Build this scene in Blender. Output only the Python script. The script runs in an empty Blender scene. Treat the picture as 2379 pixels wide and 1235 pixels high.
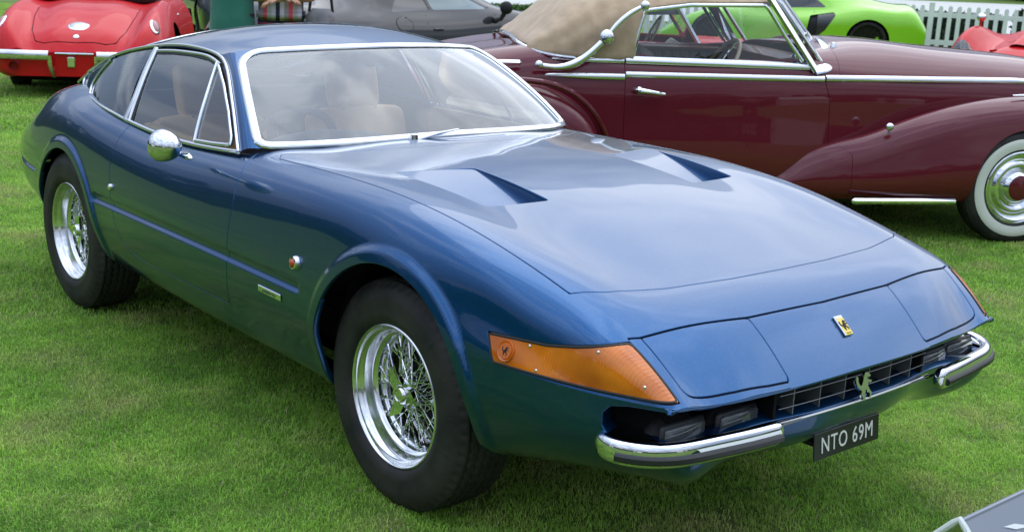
import bpy, math, random
import numpy as np
from mathutils import Vector, Matrix
random.seed(7); rng = np.random.default_rng(11)
SC = bpy.context.scene
COL = SC.collection

# ------------------------------------------------------------------ camera
FPX, CY0 = 2853.7483, 660.4011
CAM = np.array([2.67707, -2.60193, 1.53423])
CR = np.array([[0.63693842, 0.76982867, 0.04090552], [0, 0, 0], [-0.73727532, 0.62379027, -0.25944325]])
CR[1] = np.cross(CR[2], CR[0])
cd = bpy.data.cameras.new('camera'); cam = bpy.data.objects.new('camera', cd); COL.objects.link(cam)
Mc = Matrix.Identity(4)
for i in range(3):
    Mc[i][0] = CR[0][i]; Mc[i][1] = -CR[1][i]; Mc[i][2] = -CR[2][i]; Mc[i][3] = CAM[i]
cam.matrix_world = Mc
cd.sensor_fit = 'HORIZONTAL'; cd.sensor_width = 36.0
cd.lens = FPX / 2379 * 36.0
cd.shift_y = (CY0 - 1235 / 2) / 2379
cd.clip_start = 0.05; cd.clip_end = 2000
cd.dof.use_dof = True; cd.dof.focus_distance = 3.6; cd.dof.aperture_fstop = 9.0
SC.camera = cam

# ------------------------------------------------------------------ sky, sun
SUN_EL, SUN_AZ = math.radians(56), math.radians(100)   # azimuth measured from +x towards +y
w = bpy.data.worlds.new('World'); SC.world = w; w.use_nodes = True
nt = w.node_tree; nt.nodes.clear()
out = nt.nodes.new('ShaderNodeOutputWorld'); bg = nt.nodes.new('ShaderNodeBackground')
sky = nt.nodes.new('ShaderNodeTexSky'); sky.sky_type = 'NISHITA'; sky.sun_disc = False
sky.sun_elevation = SUN_EL; sky.sun_rotation = math.pi / 2 - SUN_AZ
sky.air_density = 1.0; sky.dust_density = 2.0; sky.ozone_density = 1.0
tc = nt.nodes.new('ShaderNodeTexCoord')
mp = nt.nodes.new('ShaderNodeMapping'); mp.inputs['Scale'].default_value = (1, 1, 2.2)
nz = nt.nodes.new('ShaderNodeTexNoise'); nz.inputs['Scale'].default_value = 3.4; nz.inputs['Detail'].default_value = 7; nz.inputs['Roughness'].default_value = 0.52
nz.inputs['Distortion'].default_value = 0.35
rp = nt.nodes.new('ShaderNodeValToRGB')
rp.color_ramp.elements[0].position = 0.44; rp.color_ramp.elements[0].color = (9.0, 11.2, 15.4, 1)
rp.color_ramp.elements[1].position = 0.58; rp.color_ramp.elements[1].color = (18.0, 19.8, 23.0, 1)
mx = nt.nodes.new('ShaderNodeMix'); mx.data_type = 'RGBA'; mx.inputs[0].default_value = 0.88
L = nt.links.new
L(tc.outputs['Generated'], mp.inputs[0]); L(mp.outputs[0], nz.inputs['Vector']); L(nz.outputs['Fac'], rp.inputs[0])
L(sky.outputs[0], mx.inputs[6]); L(rp.outputs[0], mx.inputs[7])
# standard overcast sky: the zenith is three times as bright as the horizon
sz = nt.nodes.new('ShaderNodeSeparateXYZ'); ml = nt.nodes.new('ShaderNodeMath'); ml.operation = 'MULTIPLY_ADD'; ml.use_clamp = False
cl = nt.nodes.new('ShaderNodeMath'); cl.operation = 'MAXIMUM'; cl.inputs[1].default_value = 0.0
ml.inputs[1].default_value = 1.02; ml.inputs[2].default_value = 0.21
vm = nt.nodes.new('ShaderNodeVectorMath'); vm.operation = 'SCALE'
L(tc.outputs['Generated'], sz.inputs[0]); L(sz.outputs[2], cl.inputs[0]); L(cl.outputs[0], ml.inputs[0]); L(mx.outputs[2], vm.inputs[0]); L(ml.outputs[0], vm.inputs['Scale']); L(vm.outputs[0], bg.inputs[0]); L(bg.outputs[0], out.inputs[0])
bg.inputs[1].default_value = 0.10
sd = bpy.data.lights.new('sun', 'SUN'); sd.energy = 1.5; sd.angle = math.radians(85); sd.color = (1.0, 0.965, 0.91)
so = bpy.data.objects.new('sun', sd); COL.objects.link(so)
sv = Vector((math.cos(SUN_EL) * math.cos(SUN_AZ), math.cos(SUN_EL) * math.sin(SUN_AZ), math.sin(SUN_EL)))
so.rotation_euler = sv.to_track_quat('Z', 'Y').to_euler(); so.location = (0, 0, 30)
vs = SC.view_settings; vs.view_transform = 'Standard'; vs.look = 'None'; vs.exposure = 0.0; vs.gamma = 1.0
SC.cycles.max_bounces = 8; SC.cycles.transparent_max_bounces = 24; SC.cycles.glossy_bounces = 5
SC.cycles.use_denoising = True
SC.cycles.caustics_reflective = False; SC.cycles.caustics_refractive = False

# ------------------------------------------------------------------ numeric helpers
def spl(xs, ys):
    """natural cubic spline through knots -> vectorised function"""
    xs = np.asarray(xs, float); ys = np.asarray(ys, float); n = len(xs)
    if n == 2:
        return lambda x: ys[0] + (ys[1] - ys[0]) * (np.asarray(x, float) - xs[0]) / (xs[1] - xs[0])
    h = np.diff(xs); A = np.zeros((n, n)); b = np.zeros(n)
    A[0, 0] = A[-1, -1] = 1
    for i in range(1, n - 1):
        A[i, i - 1] = h[i - 1]; A[i, i] = 2 * (h[i - 1] + h[i]); A[i, i + 1] = h[i]
        b[i] = 6 * ((ys[i + 1] - ys[i]) / h[i] - (ys[i] - ys[i - 1]) / h[i - 1])
    m = np.linalg.solve(A, b)
    def f(x):
        x = np.asarray(x, float)
        i = np.clip(np.searchsorted(xs, x) - 1, 0, n - 2)
        t = x - xs[i]; hh = h[i]
        return ys[i] + t * ((ys[i + 1] - ys[i]) / hh - hh * (2 * m[i] + m[i + 1]) / 6) + t * t * m[i] / 2 + t ** 3 * (m[i + 1] - m[i]) / (6 * hh)
    return f
def pch(xs, ys):
    """monotone (pchip) interpolation"""
    xs = np.asarray(xs, float); ys = np.asarray(ys, float); h = np.diff(xs); d = np.diff(ys) / h
    m = np.zeros(len(xs)); m[0] = d[0]; m[-1] = d[-1]
    for i in range(1, len(xs) - 1):
        if d[i - 1] * d[i] > 0:
            w1 = 2 * h[i] + h[i - 1]; w2 = h[i] + 2 * h[i - 1]; m[i] = (w1 + w2) / (w1 / d[i - 1] + w2 / d[i])
    def f(x):
        x = np.clip(np.asarray(x, float), xs[0], xs[-1]); i = np.clip(np.searchsorted(xs, x) - 1, 0, len(xs) - 2)
        t = (x - xs[i]) / h[i]; t2 = t * t; t3 = t2 * t
        return (2 * t3 - 3 * t2 + 1) * ys[i] + (t3 - 2 * t2 + t) * h[i] * m[i] + (3 * t2 - 2 * t3) * ys[i + 1] + (t3 - t2) * h[i] * m[i + 1]
    return f
def sstep(a, b, x):
    t = np.clip((np.asarray(x, float) - a) / (b - a), 0, 1); return t * t * (3 - 2 * t)
def curve3(P, n, k=None):
    """smooth open curve through points -> n points"""
    P = np.asarray(P, float); d = np.r_[0, np.cumsum(np.linalg.norm(np.diff(P, axis=0), axis=1))]
    u = np.linspace(0, d[-1], n)
    return np.stack([spl(d, P[:, i])(u) for i in range(P.shape[1])], 1)
def lines3(P, step):
    P = np.asarray(P, float); d = np.r_[0, np.cumsum(np.linalg.norm(np.diff(P, axis=0), axis=1))]
    u = np.linspace(0, d[-1], max(2, int(d[-1] / step) + 1))
    return np.stack([np.interp(u, d, P[:, i]) for i in range(P.shape[1])], 1)
def sdpoly(P, x, y):
    """signed distance to polygon, positive inside"""
    P = np.asarray(P, float); x = np.asarray(x); y = np.asarray(y)
    d = np.full(x.shape, 1e9); ins = np.zeros(x.shape, bool)
    for i in range(len(P)):
        a = P[i]; b = P[(i + 1) % len(P)]; e = b - a
        t = np.clip(((x - a[0]) * e[0] + (y - a[1]) * e[1]) / (e @ e + 1e-12), 0, 1)
        d = np.minimum(d, np.hypot(x - a[0] - t * e[0], y - a[1] - t * e[1]))
        if abs(b[1] - a[1]) > 1e-12:
            c = ((a[1] > y) != (b[1] > y)) & (x < (b[0] - a[0]) * (y - a[1]) / (b[1] - a[1]) + a[0]); ins ^= c
    return np.where(ins, d, -d)
def sdline(P, x, y):
    P = np.asarray(P, float); d = np.full(np.asarray(x).shape, 1e9)
    for a, b in zip(P[:-1], P[1:]):
        e = b - a; t = np.clip(((x - a[0]) * e[0] + (y - a[1]) * e[1]) / (e @ e + 1e-12), 0, 1)
        d = np.minimum(d, np.hypot(x - a[0] - t * e[0], y - a[1] - t * e[1]))
    return d

# ------------------------------------------------------------------ mesh helpers
class MS:
    """mesh with per-vertex normals; F is a list of polygons"""
    def __init__(s, V, N, F): s.V = np.asarray(V, float); s.N = np.asarray(N, float); s.F = F
    def copy(s): return MS(s.V.copy(), s.N.copy(), list(s.F))
def grid_ms(P, flip=False):
    """P (n,m,3) -> MS with smooth normals"""
    n, m, _ = P.shape
    du = np.gradient(P, axis=0); dv = np.gradient(P, axis=1)
    N = np.cross(du, dv); l = np.linalg.norm(N, axis=2, keepdims=True); N = N / np.maximum(l, 1e-12)
    if flip: N = -N
    I = np.arange(n * m).reshape(n, m)
    q = np.stack([I[:-1, :-1], I[1:, :-1], I[1:, 1:], I[:-1, 1:]], -1).reshape(-1, 4)
    if flip: q = q[:, ::-1]
    return MS(P.reshape(-1, 3), N.reshape(-1, 3), [tuple(t) for t in q.tolist()])
def clip(ms, val, keep=1):
    """keep where val>0, cutting polygons along val=0"""
    v = np.asarray(val) * keep
    V = list(map(tuple, ms.V)); N = list(map(tuple, ms.N)); pos = (v > 0).tolist(); vl = v.tolist()
    F = []; cache = {}
    def mid(i, j):
        k = (i, j) if i < j else (j, i)
        r = cache.get(k)
        if r is None:
            t = vl[i] / (vl[i] - vl[j]); a, b = V[i], V[j]; p, q = N[i], N[j]
            V.append((a[0] + t * (b[0] - a[0]), a[1] + t * (b[1] - a[1]), a[2] + t * (b[2] - a[2])))
            N.append((p[0] + t * (q[0] - p[0]), p[1] + t * (q[1] - p[1]), p[2] + t * (q[2] - p[2])))
            r = cache[k] = len(V) - 1
        return r
    for f in ms.F:
        s = sum(pos[i] for i in f)
        if s == len(f): F.append(f); continue
        if s == 0: continue
        o = []
        for a in range(len(f)):
            i, j = f[a], f[(a + 1) % len(f)]
            if pos[i]: o.append(i)
            if pos[i] != pos[j]: o.append(mid(i, j))
        if len(o) > 2: F.append(tuple(o))
    used = sorted({i for f in F for i in f}); mp_ = {u: k for k, u in enumerate(used)}
    if not used: return MS(np.zeros((0, 3)), np.zeros((0, 3)), [])
    return MS(np.array([V[i] for i in used]), np.array([N[i] for i in used]), [tuple(mp_[i] for i in f) for f in F])
def join_ms(*a):
    V = []; N = []; F = []; o = 0
    for m in a:
        if len(m.V) == 0: continue
        V.append(m.V); N.append(m.N); F += [tuple(i + o for i in f) for f in m.F]; o += len(m.V)
    return MS(np.concatenate(V), np.concatenate(N), F)
def mirror_ms(ms):
    V = ms.V * [1, -1, 1]; N = ms.N * [1, -1, 1]
    return MS(V, N, [f[::-1] for f in ms.F])
def both(ms):
    """join with own mirror image, merging the centre line"""
    V = ms.V.copy(); n = len(V); c = np.abs(V[:, 1]) < 1e-6
    N = ms.N.copy(); N[c, 1] = 0
    idx = np.where(c, np.arange(n), -1); k = n
    extra = []; m = np.empty(n, int)
    for i in range(n):
        if c[i]: m[i] = i
        else: m[i] = k; extra.append(i); k += 1
    ex = np.array(extra, int)
    V2 = np.concatenate([V, V[ex] * [1, -1, 1]]) if len(ex) else V
    N2 = np.concatenate([N, N[ex] * [1, -1, 1]]) if len(ex) else N
    return MS(V2, N2, ms.F + [tuple(int(m[i]) for i in f[::-1]) for f in ms.F])
def rim(ms, depth=0.010, soft=0.0025):
    """fold the open borders inward so a panel reads as sheet metal with a rounded edge"""
    cnt = {}
    for f in ms.F:
        for a in range(len(f)):
            i, j = f[a], f[(a + 1) % len(f)]
            k = (min(i, j), max(i, j))
            cnt[k] = None if k in cnt else (i, j)
    E = [e for e in cnt.values() if e and not (abs(ms.V[e[0]][1]) < 1e-6 and abs(ms.V[e[1]][1]) < 1e-6)]
    if not E: return ms
    V = ms.V; N = ms.N / np.maximum(np.linalg.norm(ms.N, axis=1, keepdims=True), 1e-9)
    outw = {}
    for i, j in E:
        e = V[j] - V[i]; l = np.linalg.norm(e)
        if l < 1e-9: continue
        o = np.cross(e / l, N[i] + N[j])
        for k in (i, j): outw[k] = outw.get(k, 0) + o
    VV = [V]; NN = [N.copy()]; n = len(V); ids = {}
    A = []; B = []; C = []; NA = []; NC = []
    ks = list(outw)
    o = np.array([outw[k] for k in ks]); mag = np.linalg.norm(o, axis=1, keepdims=True); o /= np.maximum(mag, 1e-9)
    sc_o = np.clip(mag / (4 * 0.35) , 0, 1)          # thin tips fold straight down instead of sideways
    Nk = N[ks]; d = depth if np.isscalar(depth) else np.array([depth(V[k]) for k in ks])[:, None]
    A = V[ks] + o * soft * sc_o - Nk * soft; C = V[ks] + o * soft * 0.6 * sc_o - Nk * d * (0.25 + 0.75 * sc_o)
    for r, k in enumerate(ks): ids[k] = (n + r, n + len(ks) + r)
    Vn = np.concatenate([V, A, C]); Nn = np.concatenate([N, (o + 0.25 * Nk), o])
    F = list(ms.F)
    for i, j in E:
        if i in ids and j in ids:
            F.append((j, i, ids[i][0], ids[j][0])); F.append((ids[j][0], ids[i][0], ids[i][1], ids[j][1]))
    return MS(Vn, Nn, F)
def mesh_obj(name, V, F, mat, parent=None, N=None, smooth=True, label=None, link=True):
    me = bpy.data.meshes.new(name)
    V = np.asarray(V, float)
    me.from_pydata(V.tolist(), [], [tuple(int(i) for i in f) for f in F])
    if mat is not None:
        for m in (mat if isinstance(mat, (list, tuple)) else [mat]): me.materials.append(m)
    if smooth: me.polygons.foreach_set('use_smooth', np.ones(len(me.polygons), bool))
    me.validate(clean_customdata=False)
    if N is not None and len(N) == len(me.vertices):
        Nn = np.asarray(N, float); Nn = Nn / np.maximum(np.linalg.norm(Nn, axis=1, keepdims=True), 1e-9)
        me.normals_split_custom_set_from_vertices(Nn.tolist())
    me.update()
    o = bpy.data.objects.new(name, me)
    if link: COL.objects.link(o)
    if parent is not None: o.parent = parent
    if label: o['label'] = label
    return o
def ms_obj(name, ms, mat, parent=None, label=None): return mesh_obj(name, ms.V, ms.F, mat, parent, ms.N, True, label)
def thing(name, label, cat, loc=(0, 0, 0), rz=0.0, group=None):
    o = bpy.data.objects.new(name, None); COL.objects.link(o); o.empty_display_size = 0.2
    o.location = loc; o.rotation_euler = (0, 0, rz); o['label'] = label; o['category'] = cat
    if group: o['group'] = group
    return o
def tag(o, label, cat, group=None):
    o['label'] = label; o['category'] = cat
    if group: o['group'] = group
    return o
def kind(o, k): o['kind'] = k; return o

class MB:
    """collects simple solids into one mesh"""
    def __init__(s): s.V = []; s.F = []
    def add(s, V, F):
        o = len(s.V); s.V += [tuple(map(float, v)) for v in V]; s.F += [tuple(i + o for i in f) for f in F]; return s
    def box(s, c, d, R=None, taper=1.0):
        d = np.asarray(d, float) / 2
        P = np.array([(-1, -1, -1), (1, -1, -1), (1, 1, -1), (-1, 1, -1), (-1, -1, 1), (1, -1, 1), (1, 1, 1), (-1, 1, 1)], float) * d
        P[4:, :2] *= taper
        if R is not None: P = P @ np.asarray(R).T
        return s.add(P + np.asarray(c, float), [(0, 3, 2, 1), (4, 5, 6, 7), (0, 1, 5, 4), (1, 2, 6, 5), (2, 3, 7, 6), (3, 0, 4, 7)])
    def rbox(s, c, d, r=0.01, R=None):
        """box with bevelled edges"""
        d = np.asarray(d, float) / 2; r = min(r, *(d * 0.95)); V = []; F = []
        sg = [(-1, -1, -1), (1, -1, -1), (1, 1, -1), (-1, 1, -1), (-1, -1, 1), (1, -1, 1), (1, 1, 1), (-1, 1, 1)]
        for k, q in enumerate(sg):
            q = np.array(q, float)
            for a in range(3):
                p = q * d; p = p - q * r; p[a] = q[a] * d[a]; V.append(p)
        for ax, fs in ((2, [(0, 3, 2, 1), (4, 5, 6, 7)]), (1, [(0, 1, 5, 4), (2, 3, 7, 6)]), (0, [(1, 2, 6, 5), (3, 0, 4, 7)])):
            for f in fs: F.append(tuple(3 * i + ax for i in f))
        ed = [(0, 1, 1, 2), (3, 2, 2, 1), (4, 5, 2, 1), (7, 6, 1, 2), (1, 2, 0, 2), (0, 3, 2, 0), (5, 6, 2, 0), (4, 7, 0, 2), (0, 4, 0, 1), (1, 5, 1, 0), (2, 6, 0, 1), (3, 7, 1, 0)]
        for a, b, x, y in ed: F.append((3 * a + x, 3 * b + x, 3 * b + y, 3 * a + y))
        for k in range(8): F.append((3 * k, 3 * k + 1, 3 * k + 2))
        V = np.array(V)
        # orient faces outward
        G = []
        for f in F:
            p = V[list(f)]; nrm = np.cross(p[1] - p[0], p[2] - p[0])
            G.append(f if nrm @ p.mean(0) > 0 else f[::-1])
        if R is not None: V = V @ np.asarray(R).T
        return s.add(V + np.asarray(c, float), G)
    def tube(s, P, r, n=8, caps=True, close=False):
        P = np.asarray(P, float); m = len(P); r = np.broadcast_to(np.asarray(r, float), (m,))
        T = np.gradient(P, axis=0) if not close else np.roll(P, -1, 0) - np.roll(P, 1, 0)
        T /= np.maximum(np.linalg.norm(T, axis=1, keepdims=True), 1e-9)
        u = np.cross(T[0], (0, 0, 1.0)); u = u if np.linalg.norm(u) > 0.1 else np.cross(T[0], (1.0, 0, 0))
        V = []; a = np.linspace(0, 2 * np.pi, n, endpoint=False)
        for i in range(m):
            u = u - T[i] * (u @ T[i]); u /= np.linalg.norm(u); v = np.cross(T[i], u)
            V += list(P[i] + r[i] * (np.outer(np.cos(a), u) + np.outer(np.sin(a), v)))
        F = []
        for i in range(m if close else m - 1):
            i2 = (i + 1) % m
            for k in range(n): F.append((i * n + k, i * n + (k + 1) % n, i2 * n + (k + 1) % n, i2 * n + k))
        if caps and not close: F += [tuple(range(n))[::-1], tuple(range((m - 1) * n, m * n))]
        return s.add(V, F)
    def lathe(s, prof, n=48, axis='y', c=(0, 0, 0), arc=None):
        """prof [(r, h)] spun around an axis"""
        pr = np.asarray(prof, float); m = len(pr)
        a = np.linspace(0, 2 * np.pi, n, endpoint=False)
        V = []
        for t in a:
            x = pr[:, 0] * math.cos(t); z = pr[:, 0] * math.sin(t); h = pr[:, 1]
            V += list(np.stack({'y': (x, h, z), 'z': (x, z, h), 'x': (h, x, z)}[axis], 1) + np.asarray(c, float))
        F = []
        for i in range(n):
            j = (i + 1) % n
            for k in range(m - 1): F.append((i * m + k, i * m + k + 1, j * m + k + 1, j * m + k))
        return s.add(V, F)
    def prism(s, poly, h0, h1, f):
        """extrude a 2D polygon; f(u,v,h)->xyz"""
        n = len(poly); V = [f(u, v, h0) for u, v in poly] + [f(u, v, h1) for u, v in poly]
        F = [tuple(range(n))[::-1], tuple(range(n, 2 * n))] + [(i, (i + 1) % n, n + (i + 1) % n, n + i) for i in range(n)]
        return s.add(V, F)
    def ell(s, c, r, n=16, m=10, R=None):
        V = [];
        for i in range(m + 1):
            p = math.pi * i / m
            for k in range(n):
                t = 2 * math.pi * k / n; V.append((r[0] * math.sin(p) * math.cos(t), r[1] * math.sin(p) * math.sin(t), r[2] * math.cos(p)))
        V = np.array(V)
        if R is not None: V = V @ np.asarray(R).T
        F = [(i * n + k, (i + 1) * n + k, (i + 1) * n + (k + 1) % n, i * n + (k + 1) % n) for i in range(m) for k in range(n)]
        return s.add(V + np.asarray(c, float), F)
    def build(s, name, mat, parent=None, smooth=True, label=None, sharp=35, link=True):
        o = mesh_obj(name, s.V, s.F, mat, parent, None, smooth, label, link)
        if smooth and sharp:
            me = o.data
            me.set_sharp_from_angle(angle=math.radians(sharp))
        return o
def sweep(P, U, prof, closed=False):
    """sweep a closed 2D profile [(a,b)] along P; a runs along U x T, b along U"""
    P = np.asarray(P, float); U = np.asarray(U, float); m = len(P)
    if U.ndim == 1: U = np.tile(U, (m, 1))
    T = np.gradient(P, axis=0) if not closed else np.roll(P, -1, 0) - np.roll(P, 1, 0)
    T /= np.maximum(np.linalg.norm(T, axis=1, keepdims=True), 1e-9)
    U = U - T * np.sum(U * T, 1, keepdims=True); U /= np.maximum(np.linalg.norm(U, axis=1, keepdims=True), 1e-9)
    W = np.cross(U, T); n = len(prof); V = []
    for i in range(m):
        for a, b in prof: V.append(P[i] + W[i] * a + U[i] * b)
    F = []
    for i in range(m if closed else m - 1):
        i2 = (i + 1) % m
        for k in range(n): F.append((i * n + k, i * n + (k + 1) % n, i2 * n + (k + 1) % n, i2 * n + k))
    if not closed: F += [tuple(range(n))[::-1], tuple(range((m - 1) * n, m * n))]
    return V, F
def oval(a, b, n=10): return [(a * math.cos(2 * math.pi * k / n), b * math.sin(2 * math.pi * k / n)) for k in range(n)]
def strip_obj(name, P, U, a, b, mat, parent=None, n=10, off=0.0, closed=False, label=None):
    V, F = sweep(np.asarray(P) + np.asarray(U) * off, U, oval(a, b, n), closed)
    m = MB(); m.add(V, F); return m.build(name, mat, parent, True, label, sharp=50)
# ------------------------------------------------------------------ materials
def mat(name, col=(0.5, 0.5, 0.5), rough=0.5, metal=0.0, coat=0.0, coat_r=0.03, spec=0.5, emis=None, alpha=None, sheen=0.0):
    m = bpy.data.materials.new(name); m.use_nodes = True
    b = m.node_tree.nodes['Principled BSDF']
    b.inputs['Base Color'].default_value = (*col, 1); b.inputs['Roughness'].default_value = rough; b.inputs['Metallic'].default_value = metal
    b.inputs['Coat Weight'].default_value = coat; b.inputs['Coat Roughness'].default_value = coat_r
    b.inputs['Specular IOR Level'].default_value = spec
    if sheen: b.inputs['Sheen Weight'].default_value = sheen
    return m
def NT(m): return m.node_tree, m.node_tree.nodes['Principled BSDF']
def noise_col(m, c1, c2, scale=5, detail=4, lo=0.35, hi=0.65, coord='Object', rough=None, bump=0, bscale=None, dist=0.0):
    t, b = NT(m)
    tc = t.nodes.new('ShaderNodeTexCoord'); n = t.nodes.new('ShaderNodeTexNoise'); r = t.nodes.new('ShaderNodeValToRGB')
    n.inputs['Scale'].default_value = scale; n.inputs['Detail'].default_value = detail; n.inputs['Distortion'].default_value = dist
    r.color_ramp.elements[0].position = lo; r.color_ramp.elements[0].color = (*c1, 1)
    r.color_ramp.elements[1].position = hi; r.color_ramp.elements[1].color = (*c2, 1)
    t.links.new(tc.outputs[coord], n.inputs['Vector']); t.links.new(n.outputs['Fac'], r.inputs[0]); t.links.new(r.outputs[0], b.inputs['Base Color'])
    if bump:
        n2 = t.nodes.new('ShaderNodeTexNoise'); n2.inputs['Scale'].default_value = bscale or scale * 4; n2.inputs['Detail'].default_value = 5
        bp = t.nodes.new('ShaderNodeBump'); bp.inputs['Strength'].default_value = bump; bp.inputs['Distance'].default_value = 0.01
        t.links.new(tc.outputs[coord], n2.inputs['Vector']); t.links.new(n2.outputs['Fac'], bp.inputs['Height']); t.links.new(bp.outputs[0], b.inputs['Normal'])
    return m
def paint(name, col, metal=0.0, rough=0.35, orange=0.0, coat_r=0.015, flake=0.0):
    m = mat(name, col, rough, metal, 1.0, coat_r)
    t, b = NT(m); b.inputs['Coat IOR'].default_value = 1.44
    tc = t.nodes.new('ShaderNodeTexCoord')
    # dust film: the coat is a touch duller in soft patches
    n = t.nodes.new('ShaderNodeTexNoise'); n.inputs['Scale'].default_value = 2.2; n.inputs['Detail'].default_value = 6
    mr = t.nodes.new('ShaderNodeMapRange'); mr.inputs[1].default_value = 0.35; mr.inputs[2].default_value = 0.75
    mr.inputs[3].default_value = coat_r; mr.inputs[4].default_value = coat_r + 0.035
    t.links.new(tc.outputs['Object'], n.inputs['Vector']); t.links.new(n.outputs['Fac'], mr.inputs[0]); t.links.new(mr.outputs[0], b.inputs['Coat Roughness'])
    # very faint panel waviness
    n2 = t.nodes.new('ShaderNodeTexNoise'); n2.inputs['Scale'].default_value = 3.0; n2.inputs['Detail'].default_value = 1.0
    bp = t.nodes.new('ShaderNodeBump'); bp.inputs['Strength'].default_value = 0.10; bp.inputs['Distance'].default_value = 0.02
    t.links.new(tc.outputs['Object'], n2.inputs['Vector']); t.links.new(n2.outputs['Fac'], bp.inputs['Height'])
    t.links.new(bp.outputs[0], b.inputs['Coat Normal'])
    if flake:
        v = t.nodes.new('ShaderNodeTexVoronoi'); v.inputs['Scale'].default_value = 900
        hs = t.nodes.new('ShaderNodeHueSaturation'); hs.inputs['Color'].default_value = (*col, 1)
        mr2 = t.nodes.new('ShaderNodeMapRange'); mr2.inputs[3].default_value = 1 - flake; mr2.inputs[4].default_value = 1 + flake
        sp = t.nodes.new('ShaderNodeSeparateColor')
        t.links.new(tc.outputs['Object'], v.inputs['Vector']); t.links.new(v.outputs['Color'], sp.inputs[0]); t.links.new(sp.outputs[0], mr2.inputs[0])
        t.links.new(mr2.outputs[0], hs.inputs['Value']); t.links.new(hs.outputs[0], b.inputs['Base Color'])
    return m
def glass(name, tint=(0.93, 0.96, 0.95), ior=1.52, boost=1.0, rough=0.0, dirt=0.0):
    """thin window pane: clear body with a fresnel mirror on top"""
    m = bpy.data.materials.new(name); m.use_nodes = True; t = m.node_tree; t.nodes.clear()
    o = t.nodes.new('ShaderNodeOutputMaterial'); tr = t.nodes.new('ShaderNodeBsdfTransparent'); gl = t.nodes.new('ShaderNodeBsdfGlossy')
    fr = t.nodes.new('ShaderNodeFresnel'); mu = t.nodes.new('ShaderNodeMath'); mu.operation = 'MULTIPLY'; mu.use_clamp = True; mu.inputs[1].default_value = boost
    mx = t.nodes.new('ShaderNodeMixShader'); fr.inputs[0].default_value = ior
    tr.inputs[0].default_value = (*tint, 1); gl.inputs[0].default_value = (.90, .95, 1, 1); gl.inputs['Roughness'].default_value = rough
    t.links.new(fr.outputs[0], mu.inputs[0]); t.links.new(mu.outputs[0], mx.inputs[0]); t.links.new(tr.outputs[0], mx.inputs[1]); t.links.new(gl.outputs[0], mx.inputs[2])
    last = mx
    if dirt:
        df = t.nodes.new('ShaderNodeBsdfDiffuse'); df.inputs[0].default_value = (0.62, 0.64, 0.66, 1)
        m2 = t.nodes.new('ShaderNodeMixShader'); m2.inputs[0].default_value = dirt
        t.links.new(mx.outputs[0], m2.inputs[1]); t.links.new(df.outputs[0], m2.inputs[2]); last = m2
    t.links.new(last.outputs[0], o.inputs[0]); return m

M = {}
M['blue'] = paint('blue_paint', (0.0028, 0.068, 0.200), metal=0.90, rough=0.30, flake=0.25)
M['shut'] = mat('shut_line_dark', (0.006, 0.014, 0.035), 0.6)
M['chrome'] = mat('chrome', (0.74, 0.76, 0.78), 0.045, 1.0)
M['steel'] = mat('polished_steel', (0.74, 0.75, 0.76), 0.12, 1.0)
M['alloy'] = mat('polished_alloy', (0.80, 0.81, 0.82), 0.16, 1.0)
M['black'] = mat('matt_black', (0.012, 0.012, 0.013), 0.75)
M['under'] = mat('underbody', (0.010, 0.010, 0.011), 0.9, spec=0.1)
M['rubber'] = noise_col(mat('tyre_rubber', (0.02, 0.02, 0.02), 0.62, spec=0.35), (0.013, 0.013, 0.014), (0.034, 0.031, 0.028), 9, 7)
M['trimrub'] = mat('bumper_rubber', (0.018, 0.018, 0.02), 0.45)
M['seal'] = mat('window_seal', (0.01, 0.012, 0.014), 0.5)
M['glass'] = glass('window_glass', (0.92, 0.95, 0.95), 1.55, 2.0)
M['wglass'] = glass('windscreen_glass', (0.94, 0.97, 0.97), 1.55, 2.3, dirt=0.02)
M['lampglass'] = glass('lamp_glass', (0.9, 0.93, 0.95), 1.5, 1.3)
M['tan'] = noise_col(mat('tan_leather', (0.5, 0.25, 0.09), 0.42), (0.74, 0.45, 0.18), (0.84, 0.56, 0.26), 8, 4, bump=0.25, bscale=160)
M['cream'] = noise_col(mat('cream_trim', (0.6, 0.48, 0.33), 0.6), (0.52, 0.41, 0.27), (0.62, 0.51, 0.36), 8, 4)
M['dash'] = mat('dash_suede', (0.02, 0.022, 0.026), 0.9, sheen=0.4)
M['carpet'] = mat('dark_carpet', (0.015, 0.016, 0.02), 0.95)
M['white'] = mat('white_paint', (0.78, 0.79, 0.79), 0.5)
M['platetext'] = mat('silver_letters', (0.62, 0.64, 0.56), 0.4)
M['plate'] = mat('black_plate', (0.008, 0.008, 0.009), 0.4)
M['red'] = paint('red_paint', (0.56, 0.004, 0.009), rough=0.5)
M['red'].node_tree.nodes['Principled BSDF'].inputs['Coat Weight'].default_value = 0.40
M['red'].node_tree.nodes['Principled BSDF'].inputs['Specular IOR Level'].default_value = 0.12
M['maroon'] = paint('maroon_paint', (0.115, 0.0045, 0.014), rough=0.4)
M['maroon'].node_tree.nodes['Principled BSDF'].inputs['Specular IOR Level'].default_value = 0.15
M['green'] = paint('lime_paint', (0.27, 0.66, 0.010), rough=0.4)
M['grey'] = paint('dark_grey_paint', (0.012, 0.013, 0.017), metal=0.0, rough=0.5)
M['grey'].node_tree.nodes['Principled BSDF'].inputs['Specular IOR Level'].default_value = 0.15
M['darkblue'] = paint('dark_paint', (0.008, 0.010, 0.018), rough=0.4)

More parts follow.
